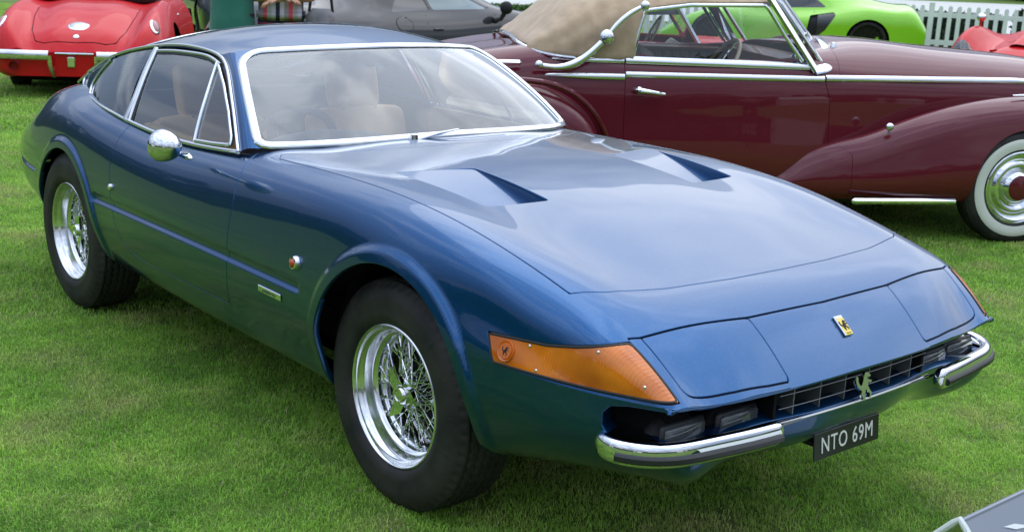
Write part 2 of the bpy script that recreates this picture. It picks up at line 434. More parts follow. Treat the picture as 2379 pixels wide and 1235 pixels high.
def amber_mat():
    m = mat('amber_lens', (0.85, 0.23, 0.006), 0.10, 0, 0.6, 0.03)
    t, b = NT(m); tc = t.nodes.new('ShaderNodeTexCoord')
    sx = t.nodes.new('ShaderNodeSeparateXYZ'); t.links.new(tc.outputs['Object'], sx.inputs[0])
    # moulded ribs on the forward two thirds of the lens, deeper colour over the bare rear end
    w = t.nodes.new('ShaderNodeTexWave'); w.wave_type = 'BANDS'; w.bands_direction = 'X'; w.inputs['Scale'].default_value = 42
    mp = t.nodes.new('ShaderNodeMapping'); mp.inputs['Rotation'].default_value = (0, 0, 0.25)
    t.links.new(tc.outputs['Object'], mp.inputs[0]); t.links.new(mp.outputs[0], w.inputs['Vector'])
    bp = t.nodes.new('ShaderNodeBump'); bp.inputs['Strength'].default_value = 0.15; bp.inputs['Distance'].default_value = 0.003
    mr = t.nodes.new('ShaderNodeMapRange'); mr.inputs[1].default_value = 0.60; mr.inputs[2].default_value = 0.66
    t.links.new(sx.outputs[0], mr.inputs[0]); mm = t.nodes.new('ShaderNodeMath'); mm.operation = 'MULTIPLY'
    t.links.new(mr.outputs[0], mm.inputs[0]); t.links.new(w.outputs['Fac'], mm.inputs[1]); t.links.new(mm.outputs[0], bp.inputs['Height'])
    t.links.new(bp.outputs[0], b.inputs['Normal'])
    n = t.nodes.new('ShaderNodeTexNoise'); n.inputs['Scale'].default_value = 9; n.inputs['Detail'].default_value = 2
    t.links.new(mp.outputs[0], n.inputs['Vector'])
    r = t.nodes.new('ShaderNodeValToRGB'); r.color_ramp.elements[0].position = 0.3; r.color_ramp.elements[0].color = (0.44, 0.088, 0.002, 1)
    r.color_ramp.elements[1].position = 0.7; r.color_ramp.elements[1].color = (0.80, 0.22, 0.007, 1)
    t.links.new(n.outputs['Fac'], r.inputs[0]); t.links.new(r.outputs[0], b.inputs['Base Color'])
    b.inputs['Subsurface Weight'].default_value = 0.3; b.inputs['Subsurface Radius'].default_value = (0.03, 0.012, 0.003)
    return m
M['amber'] = amber_mat()
M['amberdark'] = mat('amber_reflector', (0.62, 0.13, 0.004), 0.2, 0, 0.6)
# ================================================================== the blue coupe
# local frame: x forward (0 = front axle), y to its left, z up
coupe = thing('sports_coupe', 'metallic blue low fastback sports coupe with long bonnet, amber corner lenses and chrome wire wheels', 'car')
XL = 0.955
def shift_x(s, xl): return s + (xl - XL) * sstep(0.35, XL, s)
SU = np.unique(np.round(np.r_[np.arange(-3.36, -2.9, 0.018), np.arange(-2.9, -1.9, 0.008), np.arange(-1.9, -.45, 0.0115), np.arange(-0.45, XL - 0.004, 0.008), XL], 5))
def rail(xl, kx, ky, kz):
    return np.stack([shift_x(SU, xl), spl(kx, ky)(SU) if not callable(ky) else ky(SU), spl(kx, kz)(SU)], 1)
KX = [-3.36, -3.1, -2.8, -2.4, -1.9, -1.4, -0.95, -0.55, -0.15, 0.15, 0.42, 0.63, 0.80, 0.955]
RU = [
 rail(1.003, KX, [0] * 14,                                                                          [.735, .845, .935, .96, .95, .93, .912, .906, .893, .858, .810, .765, .706, .564]),
 rail(0.998, KX, [.26, .29, .30, .30, .30, .30, .30, .30, .30, .30, .30, .30, .30, .295],           [.731, .839, .926, .95, .94, .92, .908, .902, .890, .855, .808, .764, .706, .564]),
 rail(0.983, KX, [.46, .50, .53, .56, .56, .55, .53, .53, .53, .53, .53, .525, .51, .48],           [.705, .812, .898, .925, .90, .885, .890, .893, .884, .852, .808, .765, .705, .566]),
 rail(0.970, KX, [.54, .60, .645, .68, .69, .685, .675, .67, .67, .67, .665, .65, .625, .585],      [.660, .772, .858, .886, .868, .856, .872, .879, .876, .851, .806, .760, .697, .568]),
 rail(0.965, KX, [.575, .645, .695, .735, .742, .742, .745, .750, .757, .757, .750, .742, .712, .656],  [.628, .722, .803, .836, .822, .815, .828, .838, .838, .816, .765, .702, .668, .574]),
 rail(0.962, KX, [.620, .690, .740, .774, .786, .790, .792, .797, .803, .804, .782, .762, .728, .668],  [.604, .668, .712, .728, .722, .718, .722, .726, .728, .712, .665, .632, .618, .573]),
]
RC = rail(XL + .005, KX, [.640, .715, .762, .787, .803, .811, .814, .817, .820, .820, .803, .778, .735, .672], [.530, .532, .534, .537, .544, .550, .5525, .553, .555, .560, .570, .572, .573, .576])
RL = [
 RC,
 rail(XL, KX, [.635, .708, .756, .782, .798, .806, .809, .812, .815, .815, .800, .776, .735, .676],  [.435, .437, .44, .442, .448, .452, .453, .454, .457, .465, .472, .472, .472, .470]),
 rail(XL - .004, KX, [.61, .68, .728, .754, .772, .780, .783, .785, .788, .790, .778, .748, .695, .632],     [.41, .39, .37, .355, .354, .358, .360, .362, .364, .370, .392, .396, .400, .404]),
 rail(XL - .05, KX, [.555, .615, .66, .70, .728, .738, .742, .744, .746, .746, .735, .685, .635, .575],       [.35, .325, .30, .28, .272, .270, .268, .268, .270, .292, .312, .332, .346, .354]),
 rail(XL - .15, KX, [.44, .50, .56, .60, .62, .62, .62, .62, .62, .62, .61, .565, .51, .45],            [.27, .26, .25, .25, .25, .24, .235, .235, .235, .245, .272, .296, .312, .320]),
]
def section(pts, t0, t1, ts):
    """cubic spline across rails (k,3) with clamped end tangents -> evaluated at ts in [0,1] (knots by chord)"""
    k = len(pts); d = np.r_[0, np.cumsum(np.linalg.norm(np.diff(pts, axis=0), axis=1))]
    h = np.diff(d); A = np.zeros((k, k)); b = np.zeros((k, 3))
    if t0 is None: A[0, 0] = 1
    else: A[0, 0] = 2 * h[0]; A[0, 1] = h[0]; b[0] = 6 * ((pts[1] - pts[0]) / h[0] - t0)
    if t1 is None: A[-1, -1] = 1
    else: A[-1, -1] = 2 * h[-1]; A[-1, -2] = h[-1]; b[-1] = 6 * (t1 - (pts[-1] - pts[-2]) / h[-1])
    for i in range(1, k - 1):
        A[i, i - 1] = h[i - 1]; A[i, i] = 2 * (h[i - 1] + h[i]); A[i, i + 1] = h[i]
        b[i] = 6 * ((pts[i + 1] - pts[i]) / h[i] - (pts[i] - pts[i - 1]) / h[i - 1])
    m = np.linalg.solve(A, b); x = ts * d[-1]
    i = np.clip(np.searchsorted(d, x, side='right') - 1, 0, k - 2); t = (x - d[i])[:, None]; hh = h[i][:, None]
    return pts[i] + t * ((pts[i + 1] - pts[i]) / hh - hh * (2 * m[i] + m[i + 1]) / 6) + t * t * m[i] / 2 + t ** 3 * (m[i + 1] - m[i]) / (6 * hh)
TU = np.r_[np.linspace(0, 0.55, 34)[:-1], np.linspace(0.55, 0.93, 84)[:-1], np.linspace(0.93, 1.0, 16)]
TL = np.r_[np.linspace(0, 0.13, 14)[:-1], np.linspace(0.13, 1.0, 64)]
def arch_bump(X, Z):
    b = 0
    for cx, cz, r in ((0.04, 0.358, 0.364), (-2.385, 0.335, 0.348)):
        d = np.hypot(X - cx, Z - cz) - r
        b = b + 0.011 * (1 - sstep(0.026, 0.050, d)) * sstep(0.18, 0.30, Z) + 0.004 * np.exp(-np.maximum(d, 0) / 0.09) * sstep(0.2, 0.4, Z)
    return b
def groove(X, Z):
    wnd = sstep(-2.06, -2.02, X) * (1 - sstep(-0.425, -0.405, X)) + sstep(-3.34, -3.28, X) * (1 - sstep(-2.83, -2.80, X))
    q = (Z - spl(KX, [.530, .532, .534, .537, .544, .550, .5525, .553, .555, .560, .570, .572, .573, .576])(X)) / 0.016
    return -0.011 * np.exp(-q ** 4) * wnd
upper = np.zeros((len(SU), len(TU), 3)); lower = np.zeros((len(SU), len(TL), 3))
for i, s in enumerate(SU):
    pu = np.array([r[i] for r in RU] + [RC[i]]); pl = np.array([r[i] for r in RL])
    bl = float(sstep(0.35, 0.9, s))
    tv = np.array([0, 0.0, -1.0]) * (1 - bl) + bl * np.array([0.1, 0.45, -0.88]); tv /= np.linalg.norm(tv)
    upper[i] = section(pu, np.array([0, 1.0, 0]), tv if s < 0.935 else None, TU)
    lower[i] = section(pl, np.array([0, 0, -1.0]), None, TL)
for G in (upper, lower):
    dy = arch_bump(G[..., 0], G[..., 2]) + groove(G[..., 0], G[..., 2])
    G[..., 1] += dy * sstep(0.60, 0.72, G[..., 1]) * (np.abs(G[..., 0]) < 9)
# front end below the lip: rails turn the corner and run to the centre line
FT = np.linspace(0, 1, 60)
def front_rail(k, yc, xc, xm):
    p = RL[k]; P = [p[-9], p[-5], p[-1], (xm, yc, p[-1][2]), (xc - 0.004, yc * 0.45, p[-1][2]), (xc, 0, p[-1][2])]
    P = np.array(P); C = curve3(P, 240)
    j = int(np.argmin(np.linalg.norm(C - P[2], axis=1)))
    d = np.r_[0, np.cumsum(np.linalg.norm(np.diff(C[j:], axis=0), axis=1))]
    o = np.stack([np.interp(FT * d[-1], d, C[j:, a]) for a in range(3)], 1); o[0] = P[2]; o[-1, 1] = 0
    return o
lipP = np.array([r[-1] for r in RU] + [RC[-1]])[::-1]
lipC = curve3(lipP, 200); dl = np.r_[0, np.cumsum(np.linalg.norm(np.diff(lipC, axis=0), axis=1))]
LIP = np.stack([np.interp(FT * dl[-1], dl, lipC[:, a]) for a in range(3)], 1)
FR = [LIP, front_rail(1, .46, .990, .968), front_rail(2, .45, .968, .944), front_rail(3, .42, .910, .890), front_rail(4, .34, .76, .735)]
front = np.zeros((len(FT), len(TL), 3))
for i in range(len(FT)): front[i] = section(np.array([r[i] for r in FR]), np.array([0, 0, -1.0]), None, TL)
lowfull = np.concatenate([lower, front[1:]], 0)
msU = grid_ms(upper); msL = grid_ms(lowfull)
def orient(ms, ref):
    """make faces and normals point away from ref"""
    v = ms.V - np.asarray(ref)
    if np.sum(v * ms.N) < 0: ms.N = -ms.N; 
    f = ms.F[len(ms.F) // 2]; a, b, c = (ms.V[i] for i in f[:3])
    if np.cross(b - a, c - a) @ ms.N[f[0]] < 0: ms.F = [q[::-1] for q in ms.F]
    return ms
orient(msU, (-1, 0, 0.3)); orient(msL, (-1, 0, 0.5))
# ---- cut lines
BON = [(-0.60, -0.1), (-0.625, 0.25), (-0.69, 0.50), (-0.80, 0.655), (-0.77, 0.678), (-0.5, 0.672), (-0.1, 0.671), (0.2, 0.671), (0.45, 0.672), (0.612, 0.673), (0.655, 0.60), (0.690, 0.42), (0.708, 0.2), (0.712, -0.1)]
LID = [(0.812, 0.632), (0.846, 0.292), (0.983, 0.287), (0.988, 0.292), (0.984, 0.36), (0.972, 0.47), (0.951, 0.595), (0.945, 0.607), (0.935, 0.614)]
LIDL = [(0.801, 0.668), (0.812, 0.632), (0.846, 0.289), (0.855, 0.0)]
VENT = [(-0.257, 0.285), (-0.262, 0.515), (0.088, 0.518), (0.111, 0.300)]
VENT = [(-0.257, 0.290), (-0.330, 0.545), (0.088, 0.518), (0.111, 0.299)]
LENS = [(0.447, 0.640), (0.55, 0.6475), (0.636, 0.654), (0.72, 0.670), (0.806, 0.691), (0.90, 0.695), (0.99, 0.64), (0.99, 0.592), (0.95, 0.584), (0.79, 0.580), (0.65, 0.577), (0.484, 0.572)]
DOOR = [(-1.815, 0.90), (-1.855, 0.80), (-1.868, 0.69), (-1.853, 0.575), (-1.822, 0.473), (-1.78, 0.41), (-1.71, 0.378), (-1.60, 0.366), (-0.925, 0.375), (-0.905, 0.391), (-0.881, 0.473), (-0.874, 0.596), (-0.868, 0.734), (-0.88, 0.824), (-0.925, 0.90)]
CAB = [(-0.835, -0.2), (-0.845, 0.2), (-0.895, 0.5), (-0.97, 0.655), (-1.03, 0.69), (-1.4, 0.705), (-1.89, 0.70), (-2.16, 0.68), (-2.35, 0.645), (-2.53, 0.60), (-2.74, 0.54), (-2.86, 0.36), (-2.92, 0.0), (-2.92, -0.2)]
WELLS = ((0.04, 0.358, 0.364), (-2.385, 0.335, 0.348))
def clip_wells(ms):
    for cx, cz, r in WELLS:
        f = np.hypot(ms.V[:, 0] - cx, ms.V[:, 2] - cz) - r
        f = np.where(ms.V[:, 1] < 0.45, 1.0, f); ms = clip(ms, f)
    return ms
G2 = 0.0028
U = clip(msU, sdpoly(CAB, msU.V[:, 0], msU.V[:, 1]), -1)
def gap(f): return f - G2
def pick(ms, f): return clip(ms, f - G2), clip(ms, -f - G2)
bon, U = pick(U, sdpoly(BON, U.V[:, 0], U.V[:, 1]))
lid, U = pick(U, sdpoly(LID, U.V[:, 0], U.V[:, 1]) - 0.001)
def lidl(m):
    x, y = m.V[:, 0], m.V[:, 1]
    f = x - np.interp(y, [0, .289, .632, .668], [.853, .846, .812, .8005])
    return np.where(y < .662, f, -(y - .662) - .004)
nose = clip(U, lidl(U) - .0036); U = clip(U, -lidl(U) - .0036)
nose = clip(nose, 0.634 - nose.V[:, 1] + 0.0 * nose.V[:, 0]) if False else nose
lensf = lambda m: np.minimum(np.where((m.V[:, 1] > 0.5) & (m.V[:, 0] > 0.3), sdpoly(LENS, m.V[:, 0], m.V[:, 2]), -1.0), np.where(m.V[:, 0] > 0.7, m.V[:, 1] - (0.6645 - (m.V[:, 0] - 0.807) * 0.155), 1.0))
lens = clip(msU, lensf(msU) - G2); U = clip(U, -lensf(U) - G2); nose = clip(nose, -lensf(nose) - G2)
doorf = lambda m: np.where(m.V[:, 1] > 0.6, sdpoly(DOOR, m.V[:, 0], m.V[:, 2]), -1.0)
doorU, U = pick(U, doorf(U)); doorL, Lw = pick(msL, doorf(msL))
ventm = clip(bon, sdpoly(VENT, bon.V[:, 0], bon.V[:, 1])); bon = clip(bon, sdpoly(VENT, bon.V[:, 0], bon.V[:, 1]), -1)
U = clip_wells(U); Lw = clip_wells(Lw)
OPEN = [(-0.2, 0.477), (-0.2, 0.557), (0.50, 0.560), (0.62, 0.567), (0.66, 0.569), (0.80, 0.564), (0.86, 0.555), (0.885, 0.535), (0.885, 0.505), (0.86, 0.480), (0.62, 0.474)]
def openf(m):
    q = m.V[:, 1] + np.maximum(0, 0.955 - m.V[:, 0]) * (m.V[:, 1] > .5)
    return np.where(m.V[:, 0] > 0.7, sdpoly(OPEN, q, m.V[:, 2]), -1.0)
recess = clip(msL, openf(msL) + 0.02); recess = MS(recess.V - recess.N * [.13, .07, 0] , recess.N, recess.F)
Lw = clip(Lw, -openf(Lw))
def inner(ms, d): return MS(ms.V - ms.N * (d * (1 - 0.55 * sstep(0.55, 0.8, ms.V[:, 0])))[:, None], ms.N, ms.F)
def zclamp(ms):
    return ms
ib = clip_wells(clip(inner(msU, 0.014), sdpoly(CAB, msU.V[:, 0], msU.V[:, 1]), -1))
ib = clip(ib, sdpoly(VENT, ib.V[:, 0], ib.V[:, 1]), -1)
il = clip_wells(inner(msL, 0.014)); il = clip(il, -openf(il) - 0.004)
ms_obj('inner_shell', both(join_ms(ib, il)), M['shut'], coupe)
body = both(join_ms(rim(U, 0.013), rim(nose, 0.013), rim(Lw, lambda v: 0.05 if v[0] > .72 and v[2] > .46 else 0.02)))
ms_obj('lamp_recess', both(recess), M['under'], coupe)
ms_obj('body', body, M['blue'], coupe)
bonnet = ms_obj('bonnet', both(rim(bon, lambda v: 0.055 if (-0.36 < v[0] < 0.13 and 0.27 < abs(v[1]) < 0.56) else 0.013)), M['blue'], coupe)
# vent ramps: flush at the rear, sunk at the front
for sgn in (1, -1):
    m = ventm.copy(); t = np.clip((m.V[:, 0] + 0.29) / 0.39, 0, 1)
    m.V[:, 2] -= 0.046 * t ** 1.15 + 0.0006; m.N = m.N + np.array([0.12, 0, 0])
    if sgn < 0: m = mirror_ms(m)
    ms_obj('vent_ramp', m, M['blue'], bonnet)
    md = lid if sgn > 0 else mirror_ms(lid)
    ms_obj('headlight_lid', rim(md, 0.02), M['blue'], coupe)
    ml = lens if sgn > 0 else mirror_ms(lens)
    ml = MS(ml.V + ml.N * 0.001, ml.N, ml.F)
    lo = ms_obj('corner_lens', rim(ml, 0.012), M['amber'], coupe)
    d = join_ms(rim(doorU, 0.013), rim(doorL, 0.013))
    if sgn < 0: d = mirror_ms(d)
    door = ms_obj('door', d, M['blue'], coupe)
    if sgn < 0: DOOR_R = door; LENS_R = lo
    else: DOOR_L = door; LENS_L = lo
# surface queries -----------------------------------------------------------
ALLV = np.concatenate([msU.V, msL.V]); ALLN = np.concatenate([msU.N, msL.N])
def side_pt(x, z):
    """point and normal on the right-hand flank at (x,z)"""
    k = np.where((np.abs(ALLV[:, 0] - x) < 0.03) & (np.abs(ALLV[:, 2] - z) < 0.04) & (ALLV[:, 1] > (0.636 if x > 0.6 else 0.5)))[0]
    j = k[np.argmin((ALLV[k, 0] - x) ** 2 + (ALLV[k, 2] - z) ** 2)]
    p = ALLV[j] * [1, -1, 1]; n = ALLN[j] * [1, -1, 1]; p = p + np.array([x - p[0], 0, z - p[2]])
    return p, n
def top_pt(x, y):
    k = np.where((np.abs(msU.V[:, 0] - x) < 0.04) & (np.abs(msU.V[:, 1] - abs(y)) < 0.05))[0]
    j = k[np.argmin((msU.V[k, 0] - x) ** 2 + (msU.V[k, 1] - abs(y)) ** 2)]
    p = msU.V[j].copy(); n = msU.N[j].copy(); p[1] = y
    if y < 0: n[1] *= -1
    p[2] -= (n[0] * (x - p[0])) / max(n[2], .2); p[0] = x
    return p, n
def border_loop(ms, step=0.012):
    cnt = {}
    for f in ms.F:
        for a in range(len(f)):
            i, j = f[a], f[(a + 1) % len(f)]; k = (min(i, j), max(i, j)); cnt[k] = None if k in cnt else (i, j)
    nx = dict(e for e in cnt.values() if e); st = next(iter(nx)); L_ = [st]; c = nx[st]
    while c != st and len(L_) < 5000: L_.append(c); c = nx.get(c, st)
    P = ms.V[L_ + [L_[0]]]; N = ms.N[L_ + [L_[0]]]; d = np.r_[0, np.cumsum(np.linalg.norm(np.diff(P, axis=0), axis=1))]
    u = np.linspace(0, d[-1], int(d[-1] / step) + 1)[:-1]
    return np.stack([np.interp(u, d, P[:, a]) for a in range(3)], 1), np.stack([np.interp(u, d, N[:, a]) for a in range(3)], 1)
# lens frames and screws
for sgn, lo in ((-1, LENS_R), (1, LENS_L)):
    P, NN = border_loop(lens)
    P = P * [1, sgn, 1]; NN = NN * [1, sgn, 1]
    m = MB(); V, F = sweep(P, NN, oval(0.0038, 0.003, 8), True); m.add(V, F); m.build('lens_seal', M['seal'], lo)
    for x, z in ((0.585, 0.638), (0.775, 0.668), (0.893, 0.612), (0.62, 0.588)):
        p, n = side_pt(x, z); p = p * [1, -sgn, 1]; n = n * [1, -sgn, 1]
        m = MB(); m.ell(p + n * 0.001, (0.0042, 0.0042, 0.003), 10, 6, np.array(Vector(n).to_track_quat('Z', 'Y').to_matrix())); m.build('lens_screw', M['steel'], lo)
    p, n = side_pt(0.520, 0.610); p = p * [1, -sgn, 1]; n = n * [1, -sgn, 1]
    Rn = np.array(Vector(n).to_track_quat('Z', 'Y').to_matrix())
    m = MB(); m.lathe([(0.0, 0.006), (0.019, 0.006), (0.0205, 0.003), (0.025, 0.0055), (0.027, 0.002), (0.027, -0.004)], 28, 'z')
    m.V = [tuple(Rn @ np.array(v) + p) for v in m.V]; m.build('lens_reflector', M['amberdark'], lo)
# ------------------------------------------------------------------ cabin of the blue coupe
def shellY(x, z):
    d = np.maximum(-1.9 - np.asarray(x), 0)
    return .718 - .42 * (z - .855) - .5 * (z - .855) ** 2 - .10 * (d / .7) ** 2
def sh3(pts, sgn=-1, off=0.0):
    P = np.asarray(pts, float); return np.stack([P[:, 0], sgn * (shellY(P[:, 0], P[:, 1]) + off), P[:, 1]], 1)
def shN(pts, sgn=-1):
    P = np.asarray(pts, float); e = 1e-3
    dz = (shellY(P[:, 0], P[:, 1] + e) - shellY(P[:, 0], P[:, 1] - e)) / (2 * e); dx = (shellY(P[:, 0] + e, P[:, 1]) - shellY(P[:, 0] - e, P[:, 1])) / (2 * e)
    N = np.stack([-dx, np.ones(len(P)), -dz], 1); N /= np.linalg.norm(N, axis=1, keepdims=True); N[:, 1] *= sgn; return N
# roof shell
HX = -1.19
SR = np.unique(np.r_[np.linspace(-2.93, HX, 150)])[::-1]
def rrail(y0, kx, ky, kz):
    xl = HX - .60 * y0 * y0
    x = SR + (xl - HX) * (1 - sstep(0.0, 0.75, HX - SR))
    return np.stack([x, spl(kx, ky)(-SR), spl(kx, kz)(-SR)], 1)
KR = [1.19, 1.35, 1.55, 1.80, 2.00, 2.25, 2.50, 2.70, 2.93]
zc = [1.198, 1.223, 1.238, 1.228, 1.202, 1.145, 1.074, 1.008, .930]
zg = [1.147, 1.150, 1.152, 1.146, 1.124, 1.077, 1.013, .957, .893]
yg = [.556, .550, .548, .551, .562, .574, .564, .544, .505]
def fr(a, p): return [c + (g - c) * a ** p for c, g in zip(zc, zg)]
RR = [rrail(0, KR, [0] * 9, zc)]
for a in (.36, .66, .88): RR.append(rrail(.556 * a, KR, [a * y for y in yg], fr(a, 2.3)))
RR.append(rrail(.556, KR, yg, zg))
TR = np.linspace(0, 1, 40)
roofP = np.stack([section(np.array([r[i] for r in RR]), np.array([0, 1.0, 0]), None, TR) for i in range(len(SR))])
msR = orient(grid_ms(roofP), (-1.6, 0, 0.9))
RWIN = [(-2.07, -0.1), (-2.07, 0.25), (-2.12, 0.44), (-2.2, 0.475), (-2.62, 0.462), (-2.78, 0.43), (-2.83, 0.3), (-2.85, -0.1)]
rw = sdpoly(RWIN, msR.V[:, 0], msR.V[:, 1])
rglass = clip(msR, rw); roofm = clip(msR, rw, -1)
roof = ms_obj('roof', both(rim(roofm, 0.012)), M['blue'], coupe)
ms_obj('headlining', both(MS(msR.V - msR.N * 0.03, msR.N, clip(MS(msR.V, msR.N, msR.F), rw, -1).F if False else [f for f in msR.F if all(rw[i] < 0 for i in f)])), M['cream'], coupe)
ms_obj('rear_window', both(rglass), M['glass'], coupe)
rp_ = [(x, y) for x, y in RWIN if y >= 0] ; rp_ = [(-2.07, 0)] + rp_ + [(-2.85, 0)]
def roof_z(x, y):
    k = np.argmin((msR.V[:, 0] - x) ** 2 + (msR.V[:, 1] - abs(y)) ** 2); p = msR.V[k]; n = msR.N[k]
    return p[2] - (n[0] * (x - p[0]) + n[1] * (abs(y) - p[1])) / max(n[2], .2), n
rp2 = lines3(rp_, 0.03); rp2 = np.concatenate([rp2, (rp2 * [1, -1])[::-1][1:-1]])
PP = []; NN = []
for x, y in rp2:
    z, n = roof_z(x, y); PP.append((x, y, z)); NN.append((n[0], n[1] * (1 if y >= 0 else -1), n[2]))
strip_obj('rear_window_trim', PP, np.array(NN), 0.011, 0.005, M['chrome'], coupe, closed=True)
# windscreen
YB = np.linspace(-1, 1, 61)
def ws_pt(u, t):
    yb = .688 * u; yt = .535 * u
    B = np.stack([-.758 - .08 * yb ** 2 - .55 * yb ** 4, yb, .906 - .042 * yb ** 2], -1)
    T = np.stack([-1.158 - .60 * yt ** 2, yt, 1.193 - .105 * yt ** 2], -1)
    P = B + (T - B) * t[..., None]
    bow = 4 * t * (1 - t)
    P[..., 0] += .010 * bow; P[..., 2] += .012 * bow; P[..., 1] += .012 * bow * u
    return P
uu, tt = np.meshgrid(np.linspace(-1, 1, 120), np.linspace(0, 1, 60), indexing='ij')
msW = orient(grid_ms(ws_pt(uu, tt)), (-1.6, 0, 0.8))
uf, tf = uu.ravel(), tt.ravel()
def rrect(u, t, r=.085):
    # metric-ish coordinates on the screen
    X = np.abs(u) * .62; Y = (t - .5) * .50
    hx, hy = .62 - .012, .25 - .010
    rr = np.where(Y > 0, r, .03)
    qx = X - hx + rr; qy = np.abs(Y) - hy + rr
    return rr - (np.hypot(np.maximum(qx, 0), np.maximum(qy, 0)) + np.minimum(np.maximum(qx, qy), 0))
fW = rrect(uf, tf)
ms_obj('windscreen', clip(msW, fW), M['wglass'], coupe)
ms_obj('windscreen_surround', clip(msW, fW, -1), M['blue'], coupe)
th = []
hx, hy = .608, .24
def arcp(cx, cy, r, a0, a1): return [(cx + r * math.cos(a), cy + r * math.sin(a)) for a in np.linspace(a0, a1, 9)]
path = arcp(hx - .085, hy - .085, .085, 0, math.pi / 2) + arcp(-hx + .085, hy - .085, .085, math.pi / 2, math.pi) + arcp(-hx + .03, -hy + .03, .03, math.pi, 1.5 * math.pi) + arcp(hx - .03, -hy + .03, .03, 1.5 * math.pi, 2 * math.pi)
path = lines3(path + [path[0]], 0.02)[:-1]
pu = path[:, 0] / .62; pt = path[:, 1] / .50 + .5
PW = ws_pt(pu, pt); e = 1e-3
NW = np.cross(ws_pt(pu + e, pt) - PW, ws_pt(pu, pt + e) - PW); NW /= np.linalg.norm(NW, axis=1, keepdims=True); NW *= np.sign(NW[:, 2:3])
strip_obj('windscreen_trim', PW, NW, 0.0150, 0.008, M['chrome'], coupe, closed=True, off=0.002)
strip_obj('windscreen_seal', PW + (PW.mean(0) - PW) * 0.028, NW, 0.006, 0.004, M['seal'], coupe, closed=True)
# side glass, pillars, trims ---------------------------------------------------
GUT = [(-.972, .868), (-1.076, .957), (-1.177, 1.030), (-1.273, 1.091), (-1.362, 1.130), (-1.43, 1.143), (-1.55, 1.151), (-1.70, 1.151), (-1.95, 1.128), (-2.10, 1.104), (-2.25, 1.074), (-2.40, 1.036), (-2.52, 1.003), (-2.62, .972)]
REAR = [(-2.62, .972), (-2.675, .948), (-2.69, .928), (-2.66, .912), (-2.55, .900), (-2.353, .886), (-2.157, .875), (-1.99, .867), (-1.888, .860)]
BELT = [(-1.888, .860), (-1.75, .853), (-1.394, .846), (-1.2, .853), (-.972, .868)]
DGL = [(-1.812, .858), (-1.838, .959), (-1.862, 1.045), (-1.885, 1.112), (-1.75, 1.124), (-1.60, 1.129), (-1.459, 1.126), (-1.388, 1.118), (-1.351, 1.041), (-1.317, .949), (-1.287, .855), (-1.4, .846), (-1.6, .849)]
VGL = [(-1.383, 1.112), (-1.346, 1.041), (-1.312, .949), (-1.282, .866), (-1.04, .879), (-1.035, .892), (-1.139, .978), (-1.252, 1.051), (-1.359, 1.107)]
QGL = [(-1.895, .860), (-1.930, .99), (-1.945, 1.118), (-2.10, 1.094), (-2.25, 1.064), (-2.34, 1.034), (-2.41, .978), (-2.437, .925), (-2.41, .892), (-2.353, .886), (-2.157, .875), (-1.99, .867)]
xs = np.linspace(-2.72, -.95, 180); zs = np.linspace(.835, 1.165, 50)
X, Z = np.meshgrid(xs, zs, indexing='ij')
msS0 = grid_ms(np.stack([X, shellY(X, Z), Z], -1)); msS0 = orient(msS0, (-1.8, 0, 0.9))
dlo = curve3(GUT, 80)[:, :].tolist() + curve3(REAR, 50)[1:].tolist() + curve3(BELT, 30)[1:-1].tolist()
f_d = sdpoly(dlo, msS0.V[:, 0], msS0.V[:, 2])
def polyf(P): return sdpoly(P, msS0.V[:, 0], msS0.V[:, 2])
msD = clip(msS0, f_d)
def fD(P): return sdpoly(P, msD.V[:, 0], msD.V[:, 2])
rearstrip = clip(msD, np.minimum(-2.30 - msD.V[:, 0], -fD(QGL)))
